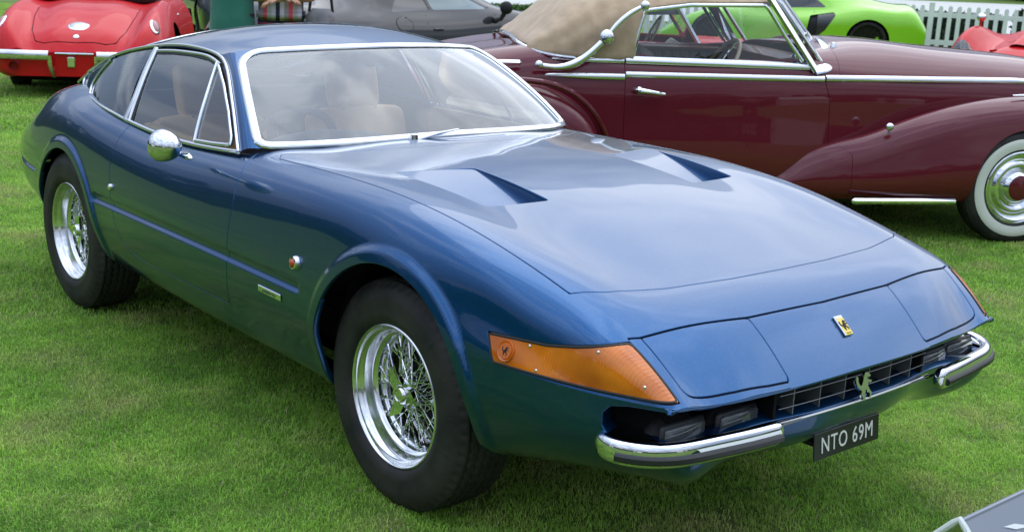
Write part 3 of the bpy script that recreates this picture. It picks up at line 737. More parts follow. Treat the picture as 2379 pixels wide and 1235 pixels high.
for sgn in (-1, 1):
    def sd(m): return mirror_ms(m) if sgn < 0 else m
    dr = DOOR_R if sgn < 0 else DOOR_L
    def pane(P, name, par): return ms_obj(name, sd(clip(msS0, polyf(P))), M['glass'], par)
    pane(DGL, 'door_window', dr); pane(VGL, 'quarter_light', dr); pane(QGL, 'rear_side_window', coupe)
    ms_obj('rear_pillar', sd(rearstrip), M['blue'], coupe)
    def tr(name, pts, a, b, par, mt='chrome', n=60, off=0.003, smooth=True, closed=False):
        C = curve3(pts, n) if smooth else lines3(pts, 0.015)
        return strip_obj(name, sh3(C, sgn), shN(C, sgn), a, b, M[mt], par, off=off, closed=closed)
    tr('drip_rail', GUT + REAR[1:], 0.0065, 0.007, coupe, n=140, off=0.004)
    tr('belt_trim', BELT, 0.008, 0.006, dr)
    tr('door_pillar', [(-1.888, .858), (-1.880, .93), (-1.895, 1.02), (-1.915, 1.125)], 0.016, 0.007, coupe, n=20)
    tr('door_pillar_bead', [(-1.842, .858), (-1.858, .95), (-1.880, 1.04), (-1.897, 1.118)], 0.007, 0.009, dr, n=20)
    tr('window_frame', [(-1.889, 1.116), (-1.75, 1.127), (-1.60, 1.132), (-1.459, 1.129), (-1.36, 1.112)], 0.007, 0.006, dr, n=30)
    tr('window_divider', [(-1.388, 1.119), (-1.351, 1.041), (-1.317, .949), (-1.287, .860)], 0.0065, 0.009, dr, n=24)
    tr('quarter_light_frame', [(-1.375, 1.112), (-1.252, 1.049), (-1.139, .976), (-1.05, .904), (-1.038, .884), (-1.06, .878), (-1.15, .870), (-1.283, .862)], 0.007, 0.007, dr, smooth=False)
    tr('window_seal', [(-1.826, .858), (-1.848, .955), (-1.872, 1.045), (-1.888, 1.108), (-1.75, 1.119), (-1.60, 1.124), (-1.459, 1.121), (-1.39, 1.110)], 0.006, 0.003, dr, mt='seal', smooth=False, off=0.0)
    tr('pillar_seal', [(-.985, .868), (-1.088, .952), (-1.189, 1.025), (-1.285, 1.085), (-1.372, 1.122)], 0.012, 0.004, coupe, mt='seal', n=30, off=-0.004)
    tr('side_window_trim', [(-2.325, 1.047), (-2.375, 1.008), (-2.425, .958), (-2.436, .922), (-2.405, .893)], 0.0085, 0.006, coupe, n=30)
    # painted windscreen pillar
    t = np.linspace(0, 1, 24)
    W = ws_pt(np.full(24, .985), t * 0.97)
    Gc = sh3(curve3([(-.972, .868), (-1.076, .957), (-1.177, 1.030), (-1.273, 1.091), (-1.362, 1.130), (-1.40, 1.139)], 24), 1)
    rows = []
    for a in np.linspace(0, 1, 7):
        r = W * (1 - a) + Gc * a; b_ = 4 * a * (1 - a) * 0.012; r = r + b_ * np.array([.45, .6, .6]); rows.append(r)
    mp_ = orient(grid_ms(np.array(rows)), (-1.7, 0, 0.7))
    ms_obj('windscreen_pillar', sd(mp_), M['blue'], coupe)
    # cowl corner below the pillar
    # mirror: chrome bullet on a short stalk
    mr = thing_p = bpy.data.objects.new('door_mirror', None); COL.objects.link(mr); mr.parent = dr; mr.location = (-1.075, sgn * 0.928, .889)
    if sgn < 0:
        b = MB(); b.lathe([(0, -.064), (.020, -.060), (.037, -.046), (.048, -.022), (.053, .0), (.0535, .014), (.051, .016)], 32, 'x', (0, 0, 0))
        b.V = [(-v[0], v[1], v[2]) for v in b.V]; b.F = [f[::-1] for f in b.F]
        sh = b.build('mirror_shell', M['chrome'], mr, sharp=80); sh.rotation_euler = (0, 0, math.radians(12))
        b = MB(); b.lathe([(0, -.0145), (.050, -.0145)], 32, 'x'); g = b.build('mirror_glass', M['chrome'], mr); g.rotation_euler = (0, 0, math.radians(12))
        b = MB(); b.tube(curve3([(0.0, .03, -.02), (-.04, .075, -.038), (-.085, .112, -.050)], 10), [.012, .010, .010, .010, .010, .010, .011, .012, .013, .014], 12); b.build('mirror_stalk', M['chrome'], mr)
        b = MB(); b.ell((-.095, .118, -.053), (.048, .018, .012), 16, 8, np.array(Matrix.Rotation(0.1, 3, 'Y'))); b.build('mirror_foot', M['chrome'], mr)
    else:
        COL.objects.unlink(mr); bpy.data.objects.remove(mr)
    # door lock button
    p, n = side_pt(-1.845, .612); p = p * [1, -sgn, 1]; n = n * [1, -sgn, 1]
    b = MB(); Rn = np.array(Vector(n).to_track_quat('Z', 'Y').to_matrix()); b.lathe([(0, .012), (.008, .011), (.013, .006), (.014, -.003)], 18, 'z'); b.V = [tuple(Rn @ np.array(v) + p) for v in b.V]; b.build('door_lock', M['chrome'], dr)
# ------------------------------------------------------------------ cabin furniture
def seat(y):
    s = bpy.data.objects.new('seat', None); COL.objects.link(s); s.parent = coupe; s.location = (-1.62, y, 0.30)
    b = MB(); b.rbox((0.05, 0, .09), (.50, .50, .16), .06); o = b.build('seat_cushion', M['tan'], s, sharp=180)
    b = MB(); R = np.array(Matrix.Rotation(math.radians(-14), 3, 'Y')); b.rbox((-.27, 0, .34), (.13, .50, .46), .03, R); b.build('backrest', M['tan'], s, sharp=180)
    b = MB(); b.rbox((-.345, 0, .655), (.09, .25, .22), .018, R); b.build('headrest', M['tan'], s, sharp=180)
    for yy in (-.085, .085): b = MB(); b.tube([(-.302 + .022, yy, .56), (-.285, yy, .45)], .007, 6); b.build('headrest_post', M['chrome'], s)
    for o in s.children:
        if o.name.startswith(('seat_cushion', 'backrest', 'headrest')) and 'post' not in o.name:
            sb = o.modifiers.new('round', 'SUBSURF'); sb.levels = 2; sb.render_levels = 2
for y in (-.35, .35): seat(y)
b = MB(); b.box((-1.55, 0, .27), (1.7, 1.4, .04)); b.box((-2.32, 0, .52), (.04, 1.36, .55)); b.box((-1.3, 0, .40), (1.4, .24, .24)); b.build('cabin_floor', M['carpet'], coupe, False)
b = MB(); b.box((-2.60, 0, .80), (.56, 1.10, .03)); b.build('parcel_shelf', M['carpet'], coupe, False)
b = MB(); b.box((-2.28, 0, .86), (.05, 1.16, .12)); b.build('rear_bulkhead', M['carpet'], coupe, False)
# dash with instrument hood
b = MB(); b.rbox((-.96, 0, .80), (.30, 1.30, .13), .05); b.build('dashboard', M['dash'], coupe, sharp=180)
b = MB(); b.ell((-1.03, -.33, .835), (.17, .30, .075), 24, 12); b.build('instrument_hood', M['dash'], coupe, sharp=180)
st = bpy.data.objects.new('steering_wheel', None); COL.objects.link(st); st.parent = coupe; st.location = (-1.27, -.36, .80); st.rotation_euler = (0, math.radians(-62), 0)
a = np.linspace(0, 2 * np.pi, 40, endpoint=False)
b = MB(); b.tube(np.stack([.185 * np.cos(a), .185 * np.sin(a), 0 * a], 1), .016, 10, False, True); b.build('wheel_rim', M['black'], st, sharp=180)
for k in range(3):
    t = math.radians(90 + 120 * k); b = MB(); b.box((.095 * math.cos(t), .095 * math.sin(t), 0), (.17, .028, .005), np.array(Matrix.Rotation(t, 3, 'Z'))); b.build('spoke', M['alloy'], st, False)
b = MB(); b.lathe([(0, .02), (.03, .018), (.042, 0)], 20, 'z'); b.build('horn_button', M['black'], st)
b = MB(); b.tube([(0, 0, -.01), (0, 0, -.22)], .025, 10); b.build('column', M['black'], st)
for sgn in (-1, 1):
    b = MB(); b.box((-1.37, sgn * .675, .62), (.88, .03, .42)); b.build('door_card', M['tan'] if sgn < 0 else M['cream'], coupe, False)
    b = MB(); b.rbox((-1.37, sgn * .672, .842), (.86, .05, .035), .015); b.build('door_sill_pad', M['tan'] if sgn < 0 else M['cream'], coupe)
b = MB(); b.rbox((-1.26, 0.0, 1.13), (.02, .20, .055), .012); b.build('rear_view_mirror', M['black'], coupe)
# wiper
wi = bpy.data.objects.new('wiper', None); COL.objects.link(wi); wi.parent = coupe
def wp(y, t, h):
    P = ws_pt(np.array([y / .66]), np.array([t]))[0]; return P + np.array([.4, 0, .85]) * h
b = MB(); b.tube([wp(-.16, -.03, .012), wp(-.06, .005, .018), wp(.03, .030, .016)], [.006, .005, .003], 8); b.build('wiper_arm', M['steel'], wi)
b = MB(); b.tube([wp(y, .012 + .008 * math.sin(y * 8), .010) for y in np.linspace(-.13, .24, 12)], .004, 6); b.build('wiper_blade', M['steel'], wi)
b = MB(); b.lathe([(0, .03), (.014, .026), (.017, 0)], 14, 'z', tuple(wp(-.16, -.02, 0))); b.build('wiper_spindle', M['chrome'], wi)
# ------------------------------------------------------------------ wire wheels of the blue coupe (outer side = +h)
def tyre_ms(R=.336, hw=.1075, rim_r=.206, tread=True, n=420):
    prof = [(rim_r, hw * .80), (rim_r + .006, hw * .90), (rim_r + .022, hw * .985), (rim_r + .045, hw), (R - .055, hw * .985), (R - .036, hw * .93), (R - .020, hw * .84), (R - .010, hw * .765)]
    C = curve3(prof, 22)
    hs = np.linspace(hw * .75, -hw * .75, 61)
    top = np.stack([R - .0065 * (hs / (hw * .75)) ** 2, hs], 1)
    pr = np.concatenate([C, top[1:-1], (C * [1, -1])[::-1]]); m = len(pr)
    a = np.linspace(0, 2 * np.pi, n, endpoint=False)
    r = np.tile(pr[:, 0], (n, 1)); h = np.tile(pr[:, 1], (n, 1))
    if tread:
        ph = a[:, None] * 62
        zig = .0042 * (2 / np.pi) * np.arcsin(np.sin(ph))
        msk = np.abs(h) < hw * .77
        d = np.zeros_like(r)
        for hg in (-.066, -.040, -.013, .013, .040, .066):
            d = np.maximum(d, np.exp(-((h - hg - zig * (1 if hg > 0 else -1)) / .0034) ** 4))
        sip = (np.abs(np.sin(ph * .5 + h * 55)) < .16) & (np.abs(h) > .018) & (np.abs(h) < .075)
        d = np.maximum(d, .55 * sip)
        r = r - .0065 * d * msk
        edge = np.exp(-((np.abs(h) - hw * .80) / .006) ** 2) * (np.sin(ph) > 0.1)
        r = r - .004 * edge
        rad = np.exp(-(((r - (R - .055)) / .022)) ** 2) * ((np.sin(a * 17)[:, None]) > .988)
        h = h + np.sign(h) * .0012 * rad
    ring = np.exp(-((r - (R - .052)) / .0022) ** 2) * .0012 + np.exp(-((r - (rim_r + .03)) / .002) ** 2) * .001
    h = h + np.sign(h) * ring * (np.abs(h) > hw * .8)
    V = np.stack([r * np.cos(a)[:, None], h, r * np.sin(a)[:, None]], 2).reshape(-1, 3)
    I = np.arange(n * m).reshape(n, m); J = np.roll(I, -1, 0)
    F = np.stack([I[:, :-1], I[:, 1:], J[:, 1:], J[:, :-1]], -1).reshape(-1, 4)
    return V, F.tolist()
def copy_tree(o, parent=None):
    c = o.copy(); COL.objects.link(c); c.parent = parent
    for ch in list(o.children): copy_tree(ch, c)
    return c
def wire_wheel(par):
    wh = bpy.data.objects.new('wheel', None); COL.objects.link(wh); wh.parent = par
    V, F = tyre_ms(); mesh_obj('tyre', V, F, M['rubber'], wh)
    b = MB(); b.lathe([(.190, -.10), (.206, -.094), (.203, -.082), (.192, -.07), (.176, -.05), (.166, -.02), (.1655, .004), (.170, .008), (.1745, .012), (.1745, .020), (.172, .027), (.180, .034), (.1835, .042), (.1845, .064), (.189, .072), (.1945, .077), (.1965, .086), (.1985, .0925), (.2025, .0965), (.2065, .0955), (.2095, .091), (.2095, .086), (.206, .080)], 96, 'y')
    b.build('rim', M['alloy'], wh, sharp=50)
    b = MB(); b.lathe([(.0, .045), (.030, .045), (.034, .052), (.043, .050), (.046, .042), (.036, .030), (.034, -.03), (.052, -.040), (.056, -.052), (.05, -.060), (.0, -.060)], 40, 'y'); b.build('hub', M['chrome'], wh, sharp=40)
    b = MB(); b.lathe([(0, .074), (.014, .0735), (.017, .0765), (.024, .0765), (.027, .072), (.031, .062), (.034, .048)], 36, 'y')
    for k in range(3):
        t = math.radians(168 + 120 * k)
        poly = [(.020, -.024), (.050, -.020), (.083, .012), (.081, .020), (.050, .019), (.020, .026)]
        c_, s_ = math.cos(t), math.sin(t)
        b.prism(poly, .050, .066, lambda u, v, h: (u * c_ - v * s_, h + max(0, u - .03) * .16, u * s_ + v * c_))
    b.build('spinner', M['chrome'], wh, sharp=30)
    # spokes: 72 of three lengths, one mesh per row
    def spoke_mesh(L):
        b = MB(); b.tube([(0, 0, 0), (0, 0, L - .020)], .0017, 6); b.tube([(0, 0, L - .020), (0, 0, L - .006), (0, 0, L)], [.0036, .0036, .0052], 6)
        o = b.build('spoke', M['chrome'], None, link=False); return o.data
    rows = [(.044, .046, .168, .016, 24, 46), (.034, .030, .167, .000, 24, 32), (.054, -.048, .167, -.008, 24, 38)]
    for r0, h0, r1, h1, n, tw in rows:
        me = None
        for k in range(n):
            a0 = 2 * math.pi * (k + .5) / n; a1 = a0 + math.radians(tw) * (1 if k % 2 else -1)
            p = Vector((r0 * math.cos(a0), h0, r0 * math.sin(a0))); q = Vector((r1 * math.cos(a1), h1 + (.004 if k % 2 else -.004), r1 * math.sin(a1)))
            d = q - p
            if me is None: me = spoke_mesh(d.length)
            o = bpy.data.objects.new('spoke', me); COL.objects.link(o); o.parent = wh
            o.location = p; o.rotation_euler = d.to_track_quat('Z', 'Y').to_euler()
    b = MB(); b.tube([(.160 * math.cos(-2.2), .02, .160 * math.sin(-2.2)), (.150 * math.cos(-2.2), .052, .150 * math.sin(-2.2))], .004, 8); b.build('valve', M['black'], wh)
    b = MB(); b.lathe([(0, -.075), (.145, -.075), (.15, -.08), (.15, -.095), (0, -.095)], 40, 'y'); b.build('brake_disc', M['black'], wh)
    return wh
w0 = wire_wheel(coupe)
for k, (x, y, rot, sp) in enumerate([(0, -.664, math.pi, 0), (-2.4, -.672, math.pi, 55), (0, .664, 0, 20), (-2.4, .672, 0, 80)]):
    wh = w0 if k == 0 else copy_tree(w0, coupe)
    wh.location = (x, y, .326)
    wh.rotation_euler = (Matrix.Rotation(rot, 4, 'Z') @ Matrix.Rotation(math.radians(sp), 4, 'Y')).to_euler()
# wheel housings and floor
for sgn in (-1, 1):
    for cx, cz, r in WELLS:
        b = MB(); a = np.linspace(math.radians(-4), math.radians(184), 40); V = []; F = []
        for t in a:
            for y in ((.735 if cx > -1 else .695), .47): V.append((cx + (r + .012) * math.cos(t), sgn * y, cz + (r + .012) * math.sin(t)))
        for i in range(39): F.append((2 * i, 2 * i + 1, 2 * i + 3, 2 * i + 2))
        V.append((cx, sgn * .47, cz))
        for i in range(39): F.append((2 * i + 1, 80, 2 * i + 3))
        b.add(V, F); b.build('wheel_arch_liner', M['under'], coupe, sharp=40)
b = MB(); b.box((-1.20, 0, .30), (1.55, 1.20, .05)); b.box((-2.95, 0, .30), (.5, 1.0, .05)); b.box((-1.3, 0, .30), (3.4, .85, .06)); b.build('floor_pan', M['under'], coupe, False)
for sgn in (-1, 1):
    b = MB(); b.tube([(-1.2, sgn * .30, .225), (-2.6, sgn * .34, .215), (-3.42, sgn * .34, .24)], .032, 10); b.build('exhaust_pipe', M['steel'], coupe)
# front recess, grille, lamps
b = MB()
b.box((.885, 0, .452), (.15, 1.24, .008)); b.box((.80, 0, .515), (.02, .64, .16))
for y in (-.315, .315): b.box((.885, y, .51), (.17, .010, .105))
b.build('front_recess', M['under'], coupe, False)
grey = mat('grille_grey', (0.20, 0.21, 0.215), 0.38, 0.6)
b = MB(); b.box((.930, 0, .470), (.125, .61, .006)); b.build('grille_floor', grey, coupe, False)
gr = bpy.data.objects.new('grille', None); COL.objects.link(gr); gr.parent = coupe
for y in np.linspace(-.25, .25, 6):
    xf = .984 - .10 * y * y
    b = MB(); b.box((xf - .045, y, .507), (.085, .003, .088)); b.build('grille_fin', grey, gr, False)
for z in (.506, .539):
    yy = np.linspace(-.31, .31, 14); b = MB(); b.tube(np.stack([.990 - .12 * yy ** 2, yy, 0 * yy + z], 1), .0012, 6); b.build('grille_wire', grey, gr)
yy = np.linspace(-.335, .335, 30)
b = MB(); b.tube(np.stack([.996 - .13 * yy ** 2, yy, 0 * yy + .4715], 1), .004, 6); b.build('grille_lip', M['steel'], gr)
for sgn in (-1, 1):
    for y0, x0 in ((.410, .935), (.580, .918)):
        lm = bpy.data.objects.new('headlamp', None); COL.objects.link(lm); lm.parent = coupe; lm.location = (x0, sgn * y0, .478)
        b = MB(); b.rbox((-.04, 0, 0), (.08, .150, .082), .03); o = b.build('lamp_body', M['black'], lm, sharp=180)
        b = MB(); b.rbox((-.004, 0, 0), (.016, .148, .080), .008); b.build('lamp_bezel', M['trimrub'], lm, sharp=50)
        b = MB(); b.rbox((.006, 0, 0), (.014, .132, .066), .006); b.build('lamp_lens', mat('lamp_lens', (.07, .08, .085), .06, .0, .6), lm, sharp=50)
    # bumper
    P = [(.80, .735, .466), (.86, .748, .466), (.912, .725, .466), (.958, .668, .466), (.984, .56, .466), (1.000, .45, .466), (1.010, .335, .466)]
    C = curve3(P, 60) * [1, sgn, 1]
    bu = bpy.data.objects.new('front_bumper', None); COL.objects.link(bu); bu.parent = coupe
    prof = []
    for t in np.linspace(0, 2 * np.pi, 28, endpoint=False):
        ct, st_ = math.cos(t), math.sin(t); prof.append((.0195 * math.copysign(abs(ct) ** .7, ct), 0.0295 * math.copysign(abs(st_) ** .8, st_)))
    V, F = sweep(C, np.array([0, 0, 1.0]), prof)
    V = np.array(V).reshape(60, 28, 3)
    for i in range(60):   # rounded ends
        k = min(i / 5.0, (59 - i) / 2.5, 1.0); s_ = math.sqrt(max(0.0, 1 - (1 - k) ** 2)) * .75 + .25
        V[i] = C[i] + (V[i] - C[i]) * s_
    b = MB(); b.add(V.reshape(-1, 3), F); b.build('bumper_blade', M['chrome'], bu, sharp=60)
    nrm = np.cross(np.gradient(C, axis=0), (0, 0, 1.0)); nrm /= np.linalg.norm(nrm, axis=1, keepdims=True); nrm *= -np.sign((nrm @ np.array([1.0, 0, 0])).mean()) * -1
    nrm = nrm * np.sign(np.sum(nrm * (C - [.5, 0, .466]), 1).mean())
    R_ = (C + nrm * .0215)[9:-2] - [0, 0, .006]
    V, F = sweep(R_, nrm[9:-2], [(-.0095, -.004), (.0095, -.004), (.0095, .003), (.005, .007), (-.005, .007), (-.0095, .003)]); b = MB(); b.add(V, F); b.build('rubber_strip', M['trimrub'], bu, sharp=40)
    b = MB(); V = []; F = []; top = C + [0, 0, .020]
    inn = np.array([(.60, .66, .49), (.72, .67, .492), (.80, .655, .494), (.86, .62, .495), (.88, .55, .495), (.89, .45, .494), (.90, .335, .492)])
    I_ = curve3(inn, 60) * [1, sgn, 1]
    for i in range(22): V += [top[i], I_[i]]
    for i in range(21): F.append((2 * i, 2 * i + 2, 2 * i + 3, 2 * i + 1) if sgn > 0 else (2 * i + 1, 2 * i + 3, 2 * i + 2, 2 * i))
    b.add(V, F); b.build('bumper_top', M['chrome'], bu, sharp=60)
# rear end
tp = np.concatenate([upper[0], lower[0][1:]]); tp = np.concatenate([tp, (tp * [1, -1, 1])[::-1][:-1]])
mesh_obj('tail_panel', tp + [0.004, 0, 0], [tuple(range(len(tp)))], M['blue'], coupe, None, False)
for sgn in (-1, 1):
    for y in (.30, .44):
        b = MB(); b.lathe([(0, -.03), (.03, -.028), (.048, -.018), (.052, -.004), (.056, 0)], 28, 'x', (-3.358, sgn * y, .60)); b.build('tail_lamp', mat('tail_red', (.35, .01, .008), .15, 0, .6), coupe)
    b = MB(); b.tube(curve3([(-3.345, sgn * .56, .47), (-3.385, sgn * .50, .47), (-3.40, sgn * .40, .47), (-3.405, sgn * .26, .47)], 20), .028, 12); b.build('rear_bumper', M['chrome'], coupe)
# badges, marker lamps, plate
def on_side(x, z, sgn=-1):
    p, n = side_pt(x, z)
    if sgn > 0: p = p * [1, -1, 1]; n = n * [1, -1, 1]
    n = n / np.linalg.norm(n); ux = np.array([1.0, 0, 0]); ux = ux - n * (ux @ n); ux /= np.linalg.norm(ux); uz = np.cross(ux, n) * (1 if sgn < 0 else 1)
    if uz[2] < 0: uz = -uz
    return p, ux, uz, n
def text_obj(name, body, size, mt, parent, origin, ux, uy, ext=.0008, shear=0.0, sx=1.0, space=1.0):
    cu = bpy.data.curves.new(name, 'FONT'); cu.body = body; cu.size = size; cu.extrude = ext; cu.align_x = 'CENTER'; cu.align_y = 'CENTER'; cu.shear = shear; cu.space_character = space
    cu.resolution_u = 3; cu.materials.append(mt)
    o = bpy.data.objects.new(name, cu); COL.objects.link(o); o.parent = parent
    ux = Vector(ux).normalized(); uy = Vector(uy); uy = (uy - ux * uy.dot(ux)).normalized(); n = ux.cross(uy)
    m = Matrix.Identity(4)
    for i in range(3): m[i][0] = ux[i] * sx; m[i][1] = uy[i]; m[i][2] = n[i]; m[i][3] = origin[i]
    me = bpy.data.meshes.new_from_object(o); bpy.data.objects.remove(o); me.name = name
    o = bpy.data.objects.new(name, me); COL.objects.link(o); o.parent = parent
    o.matrix_basis = m; return o
HORSE = [(-.10, -.52), (-.02, -.50), (.0, -.30), (.06, -.12), (.14, -.20), (.30, -.34), (.24, -.48), (.32, -.50), (.42, -.32), (.30, -.16), (.22, .0), (.28, .12), (.42, .06), (.50, .14), (.44, .18), (.32, .20), (.22, .26), (.26, .34), (.40, .30), (.46, .36), (.36, .44), (.22, .52), (.12, .50), (.02, .36), (-.06, .18), (-.16, .06), (-.26, .06), (-.36, .22), (-.34, .40), (-.44, .46), (-.50, .28), (-.44, .06), (-.32, -.08), (-.20, -.14), (-.24, -.30), (-.16, -.40)]
def horse(name, mt, parent, o, ux, uy, s, th):
    ux = np.array(ux, float); uy = np.array(uy, float); n = np.cross(ux, uy); n /= np.linalg.norm(n); o = np.array(o, float)
    b = MB(); b.prism([(u * s, v * s) for u, v in HORSE], 0, th, lambda u, v, h: o + ux * u + uy * v + n * h); ob = b.build(name, mt, parent, False)
    bm_tri(ob); return ob
import bmesh
def bm_tri(ob):
    bm = bmesh.new(); bm.from_mesh(ob.data); bmesh.ops.triangulate(bm, faces=bm.faces); bm.to_mesh(ob.data); bm.free()
for sgn in (-1, 1):
    p, ux, uz, n = on_side(-.430, .625, sgn); Rn = np.array(Vector(n).to_track_quat('Z', 'Y').to_matrix())
    mk = bpy.data.objects.new('side_marker', None); COL.objects.link(mk); mk.parent = coupe
    b = MB(); b.lathe([(.0145, .014), (.019, .013), (.022, .006), (.023, -.002)], 24, 'z'); b.V = [tuple(Rn @ np.array(v) + p) for v in b.V]; b.build('marker_bezel', M['chrome'], mk)
    b = MB(); b.lathe([(0, .021), (.008, .019), (.0135, .013), (.0145, .008)], 20, 'z'); b.V = [tuple(Rn @ np.array(v) + p) for v in b.V]; b.build('marker_lens', mat('marker_red', (.55, .05, .01), .12, 0, .6), mk)
    p, ux, uz, n = on_side(-.585, .497, sgn)
    bd = MB(); Rb = np.stack([ux, uz, n], 1); bd.rbox(p + n * .003, (.142, .0215, .005), .002, Rb); bo = bd.build('maker_badge', M['alloy'], coupe)
    text_obj('badge_script', 'pininfarina', .0165, mat('badge_ink', (.05, .06, .07), .5), bo, p + n * .0058, ux * (1 if sgn < 0 else -1), uz, .0003, .15, 1.25)
yel = mat('badge_yellow', (.78, .55, .02), .3, 0, .5)
p, n = top_pt(.918, 0.0); n /= np.linalg.norm(n)
dn = np.array([n[2], 0, -n[0]]); lat = np.array([0, 1.0, 0])       # forward-down along the nose, towards the car's left
eb = bpy.data.objects.new('nose_emblem', None); COL.objects.link(eb); eb.parent = coupe
Rb = np.stack([lat, dn, n], 1)
b = MB(); b.rbox(p + n * .0035, (.032, .060, .007), .0018, Rb); b.build('emblem_frame', M['chrome'], eb)
b = MB(); b.box(p + n * .0066 + dn * .0035, (.028, .049, .0016), Rb); b.build('emblem_field', yel, eb, False)
b = MB(); b.box(p + n * .0067 - dn * .0245, (.027, .006, .0016), Rb); b.build('emblem_bar', M['white'], eb, False)
horse('emblem_horse', M['black'], eb, p + n * .0075 + dn * .001, lat, -dn, .029, .0008)
text_obj('emblem_letters', 'Ferrari', .0066, M['black'], eb, p + n * .0076 + dn * .0235, lat, -dn, .0003)
horse('grille_horse', M['chrome'], coupe, (.996, .0, .510), (0, 1, 0), (-.25, 0, .97), .066, .009)
horse('lens_horse', M['black'], LENS_R, *(lambda p, ux, uz, n: (p + n * .0055, ux, uz))(*on_side(.520, .610)), .022, .0006)
pl = bpy.data.objects.new('number_plate', None); COL.objects.link(pl); pl.parent = coupe
PX = np.array([.968, .003, .362]); up = np.array([-.10, 0, .995]); fw = np.array([.995, 0, .10])
Rp = np.stack([np.array([0, 1.0, 0]), up, fw], 1)
b = MB(); b.rbox(PX, (.278, .072, .006), .002, Rp); b.build('plate_board', M['plate'], pl)
text_obj('plate_letters', 'NTO 69M', .061, M['platetext'], pl, PX + fw * .0040 + np.array([0, -.002, -.001]), (0, 1, 0), up, .0007, 0.0, .80, 1.12)
b = MB(); b.box((.90, .018, .345), (.07, .20, .012)); b.build('plate_bracket', M['black'], pl, False)
# ================================================================== generic body lofts for the other cars
def loft(rails, xs, t0=(0, 1.0, 0), t1=None, nt=44, ts=None):
    """rails: list of (kx, ky, kz); half body, first rail is the centre line"""
    R_ = [np.stack([xs, spl(kx, ky)(xs) if len(kx) > 1 else 0 * xs, spl(kx, kz)(xs)], 1) for kx, ky, kz in rails]
    T = np.linspace(0, 1, nt) if ts is None else ts
    return np.stack([section(np.array([r[i] for r in R_]), None if t0 is None else np.array(t0, float), None if t1 is None else np.array(t1, float), T) for i in range(len(xs))])
def cap(ms, xs_first, rev): pass
def end_cap(P, mat_, name, parent, both_sides=True):
    q = P; q = np.concatenate([q, (q * [1, -1, 1])[::-1][1:]]) if abs(q[0][1]) < 1e-6 else q
    return mesh_obj(name, q, [tuple(range(len(q)))], mat_, parent, None, False)
def simple_wheel(par, loc, R, hw, rim_r, rim_m, style='disc', side=-1, tread=False, white=False):
    wh = bpy.data.objects.new('wheel', None); COL.objects.link(wh); wh.parent = par; wh.location = loc
    if side < 0: wh.rotation_euler = (0, 0, math.pi)
    V, F = tyre_ms(R, hw, rim_r, tread, 300 if tread else 96); mesh_obj('tyre', V, F, M['rubber'], wh)
    return wh

# ================================================================== maroon drophead coupe
MA = math.atan2(.8728, .488)
maroon = thing('drophead_coupe', 'dark maroon vintage drophead coupe with tan cloth hood, chrome landau bars and whitewall tyres', 'car', (-1.6006, 4.6547, 0), MA)
mx_ = np.arange(-4.15, .80, .02)
KM = [-4.2, -3.9, -3.5, -3.1, -2.7, -2.35, -1.9, -1.3, -.95, -.4, .2, .55, .85]
def K(*v): return list(v)
H = [
 (KM, [0] * 13,                                                        K(.70, .83, .945, 1.025, 1.06, 1.03, 1.03, 1.06, 1.115, 1.095, 1.055, 1.01, .93)),
 (KM, K(.20, .24, .28, .30, .32, .35, .35, .34, .30, .26, .22, .19, .15), K(.69, .82, .935, 1.015, 1.05, 1.025, 1.025, 1.055, 1.10, 1.08, 1.042, 1.0, .92)),
 (KM, K(.38, .44, .50, .54, .58, .60, .60, .58, .50, .44, .38, .32, .25), K(.67, .80, .92, 1.005, 1.035, 1.02, 1.015, 1.02, 1.035, 1.022, .99, .95, .87)),
 (KM, K(.46, .54, .60, .635, .655, .66, .66, .645, .60, .545, .48, .41, .32), K(.60, .72, .83, .90, .915, .918, .920, .920, .925, .922, .90, .86, .78)),
 (KM, K(.48, .56, .62, .655, .68, .69, .69, .672, .63, .58, .51, .44, .34), K(.50, .57, .64, .68, .69, .69, .69, .69, .69, .69, .68, .66, .60)),
 (KM, K(.47, .55, .61, .65, .685, .70, .70, .685, .64, .59, .52, .45, .35), K(.38, .40, .42, .42, .42, .42, .42, .42, .42, .42, .42, .42, .42)),
 (KM, K(.42, .50, .56, .60, .64, .66, .66, .65, .60, .55, .48, .42, .33), K(.30, .29, .28, .26, .25, .25, .25, .25, .25, .25, .25, .27, .30)),
]
hullP = loft(H, mx_); hullm = orient(grid_ms(hullP), (-1.5, 0, .6))
MCAB = [(-2.32, -.1), (-2.32, .56), (-2.2, .61), (-1.5, .60), (-1.25, .555), (-1.18, .3), (-1.15, -.1)]
hullm = clip(hullm, sdpoly(MCAB, hullm.V[:, 0], hullm.V[:, 1]), -1)
HOODL = [(-1.10, -.1), (-1.10, .35), (-1.13, .5), (-1.16, .60), (-1.10, .66)]
# shut lines: door front and rear edge, bonnet edge
MDOOR = [(-2.372, 1.2), (-2.372, .30), (-1.16, .30), (-1.135, .56), (-1.145, .80), (-1.19, .93), (-1.27, .985), (-1.34, 1.2)]
side_door = lambda m: np.where(m.V[:, 1] > .52, sdpoly(MDOOR, m.V[:, 0], m.V[:, 2]), -1.0)
md, rest = clip(hullm, side_door(hullm) - .003), clip(hullm, -side_door(hullm) - .003)
fb = lambda m: np.minimum(m.V[:, 0] + 1.075 + .10 * (m.V[:, 2] < 1.02) * (1.02 - m.V[:, 2]), m.V[:, 2] - .925)
bon_m, rest = clip(rest, fb(rest) - .002), clip(rest, -fb(rest) - .002)
ms_obj('body', both(rim(rest, .012)), M['maroon'], maroon)
ms_obj('bonnet', both(rim(bon_m, .012)), M['maroon'], maroon)
i2 = loft(H, mx_[::2], nt=26); im = orient(grid_ms(i2), (-1.5, 0, .6)); im = MS(im.V - im.N * .014, im.N, im.F); im = clip(im, sdpoly(MCAB, im.V[:, 0], im.V[:, 1]), -1)
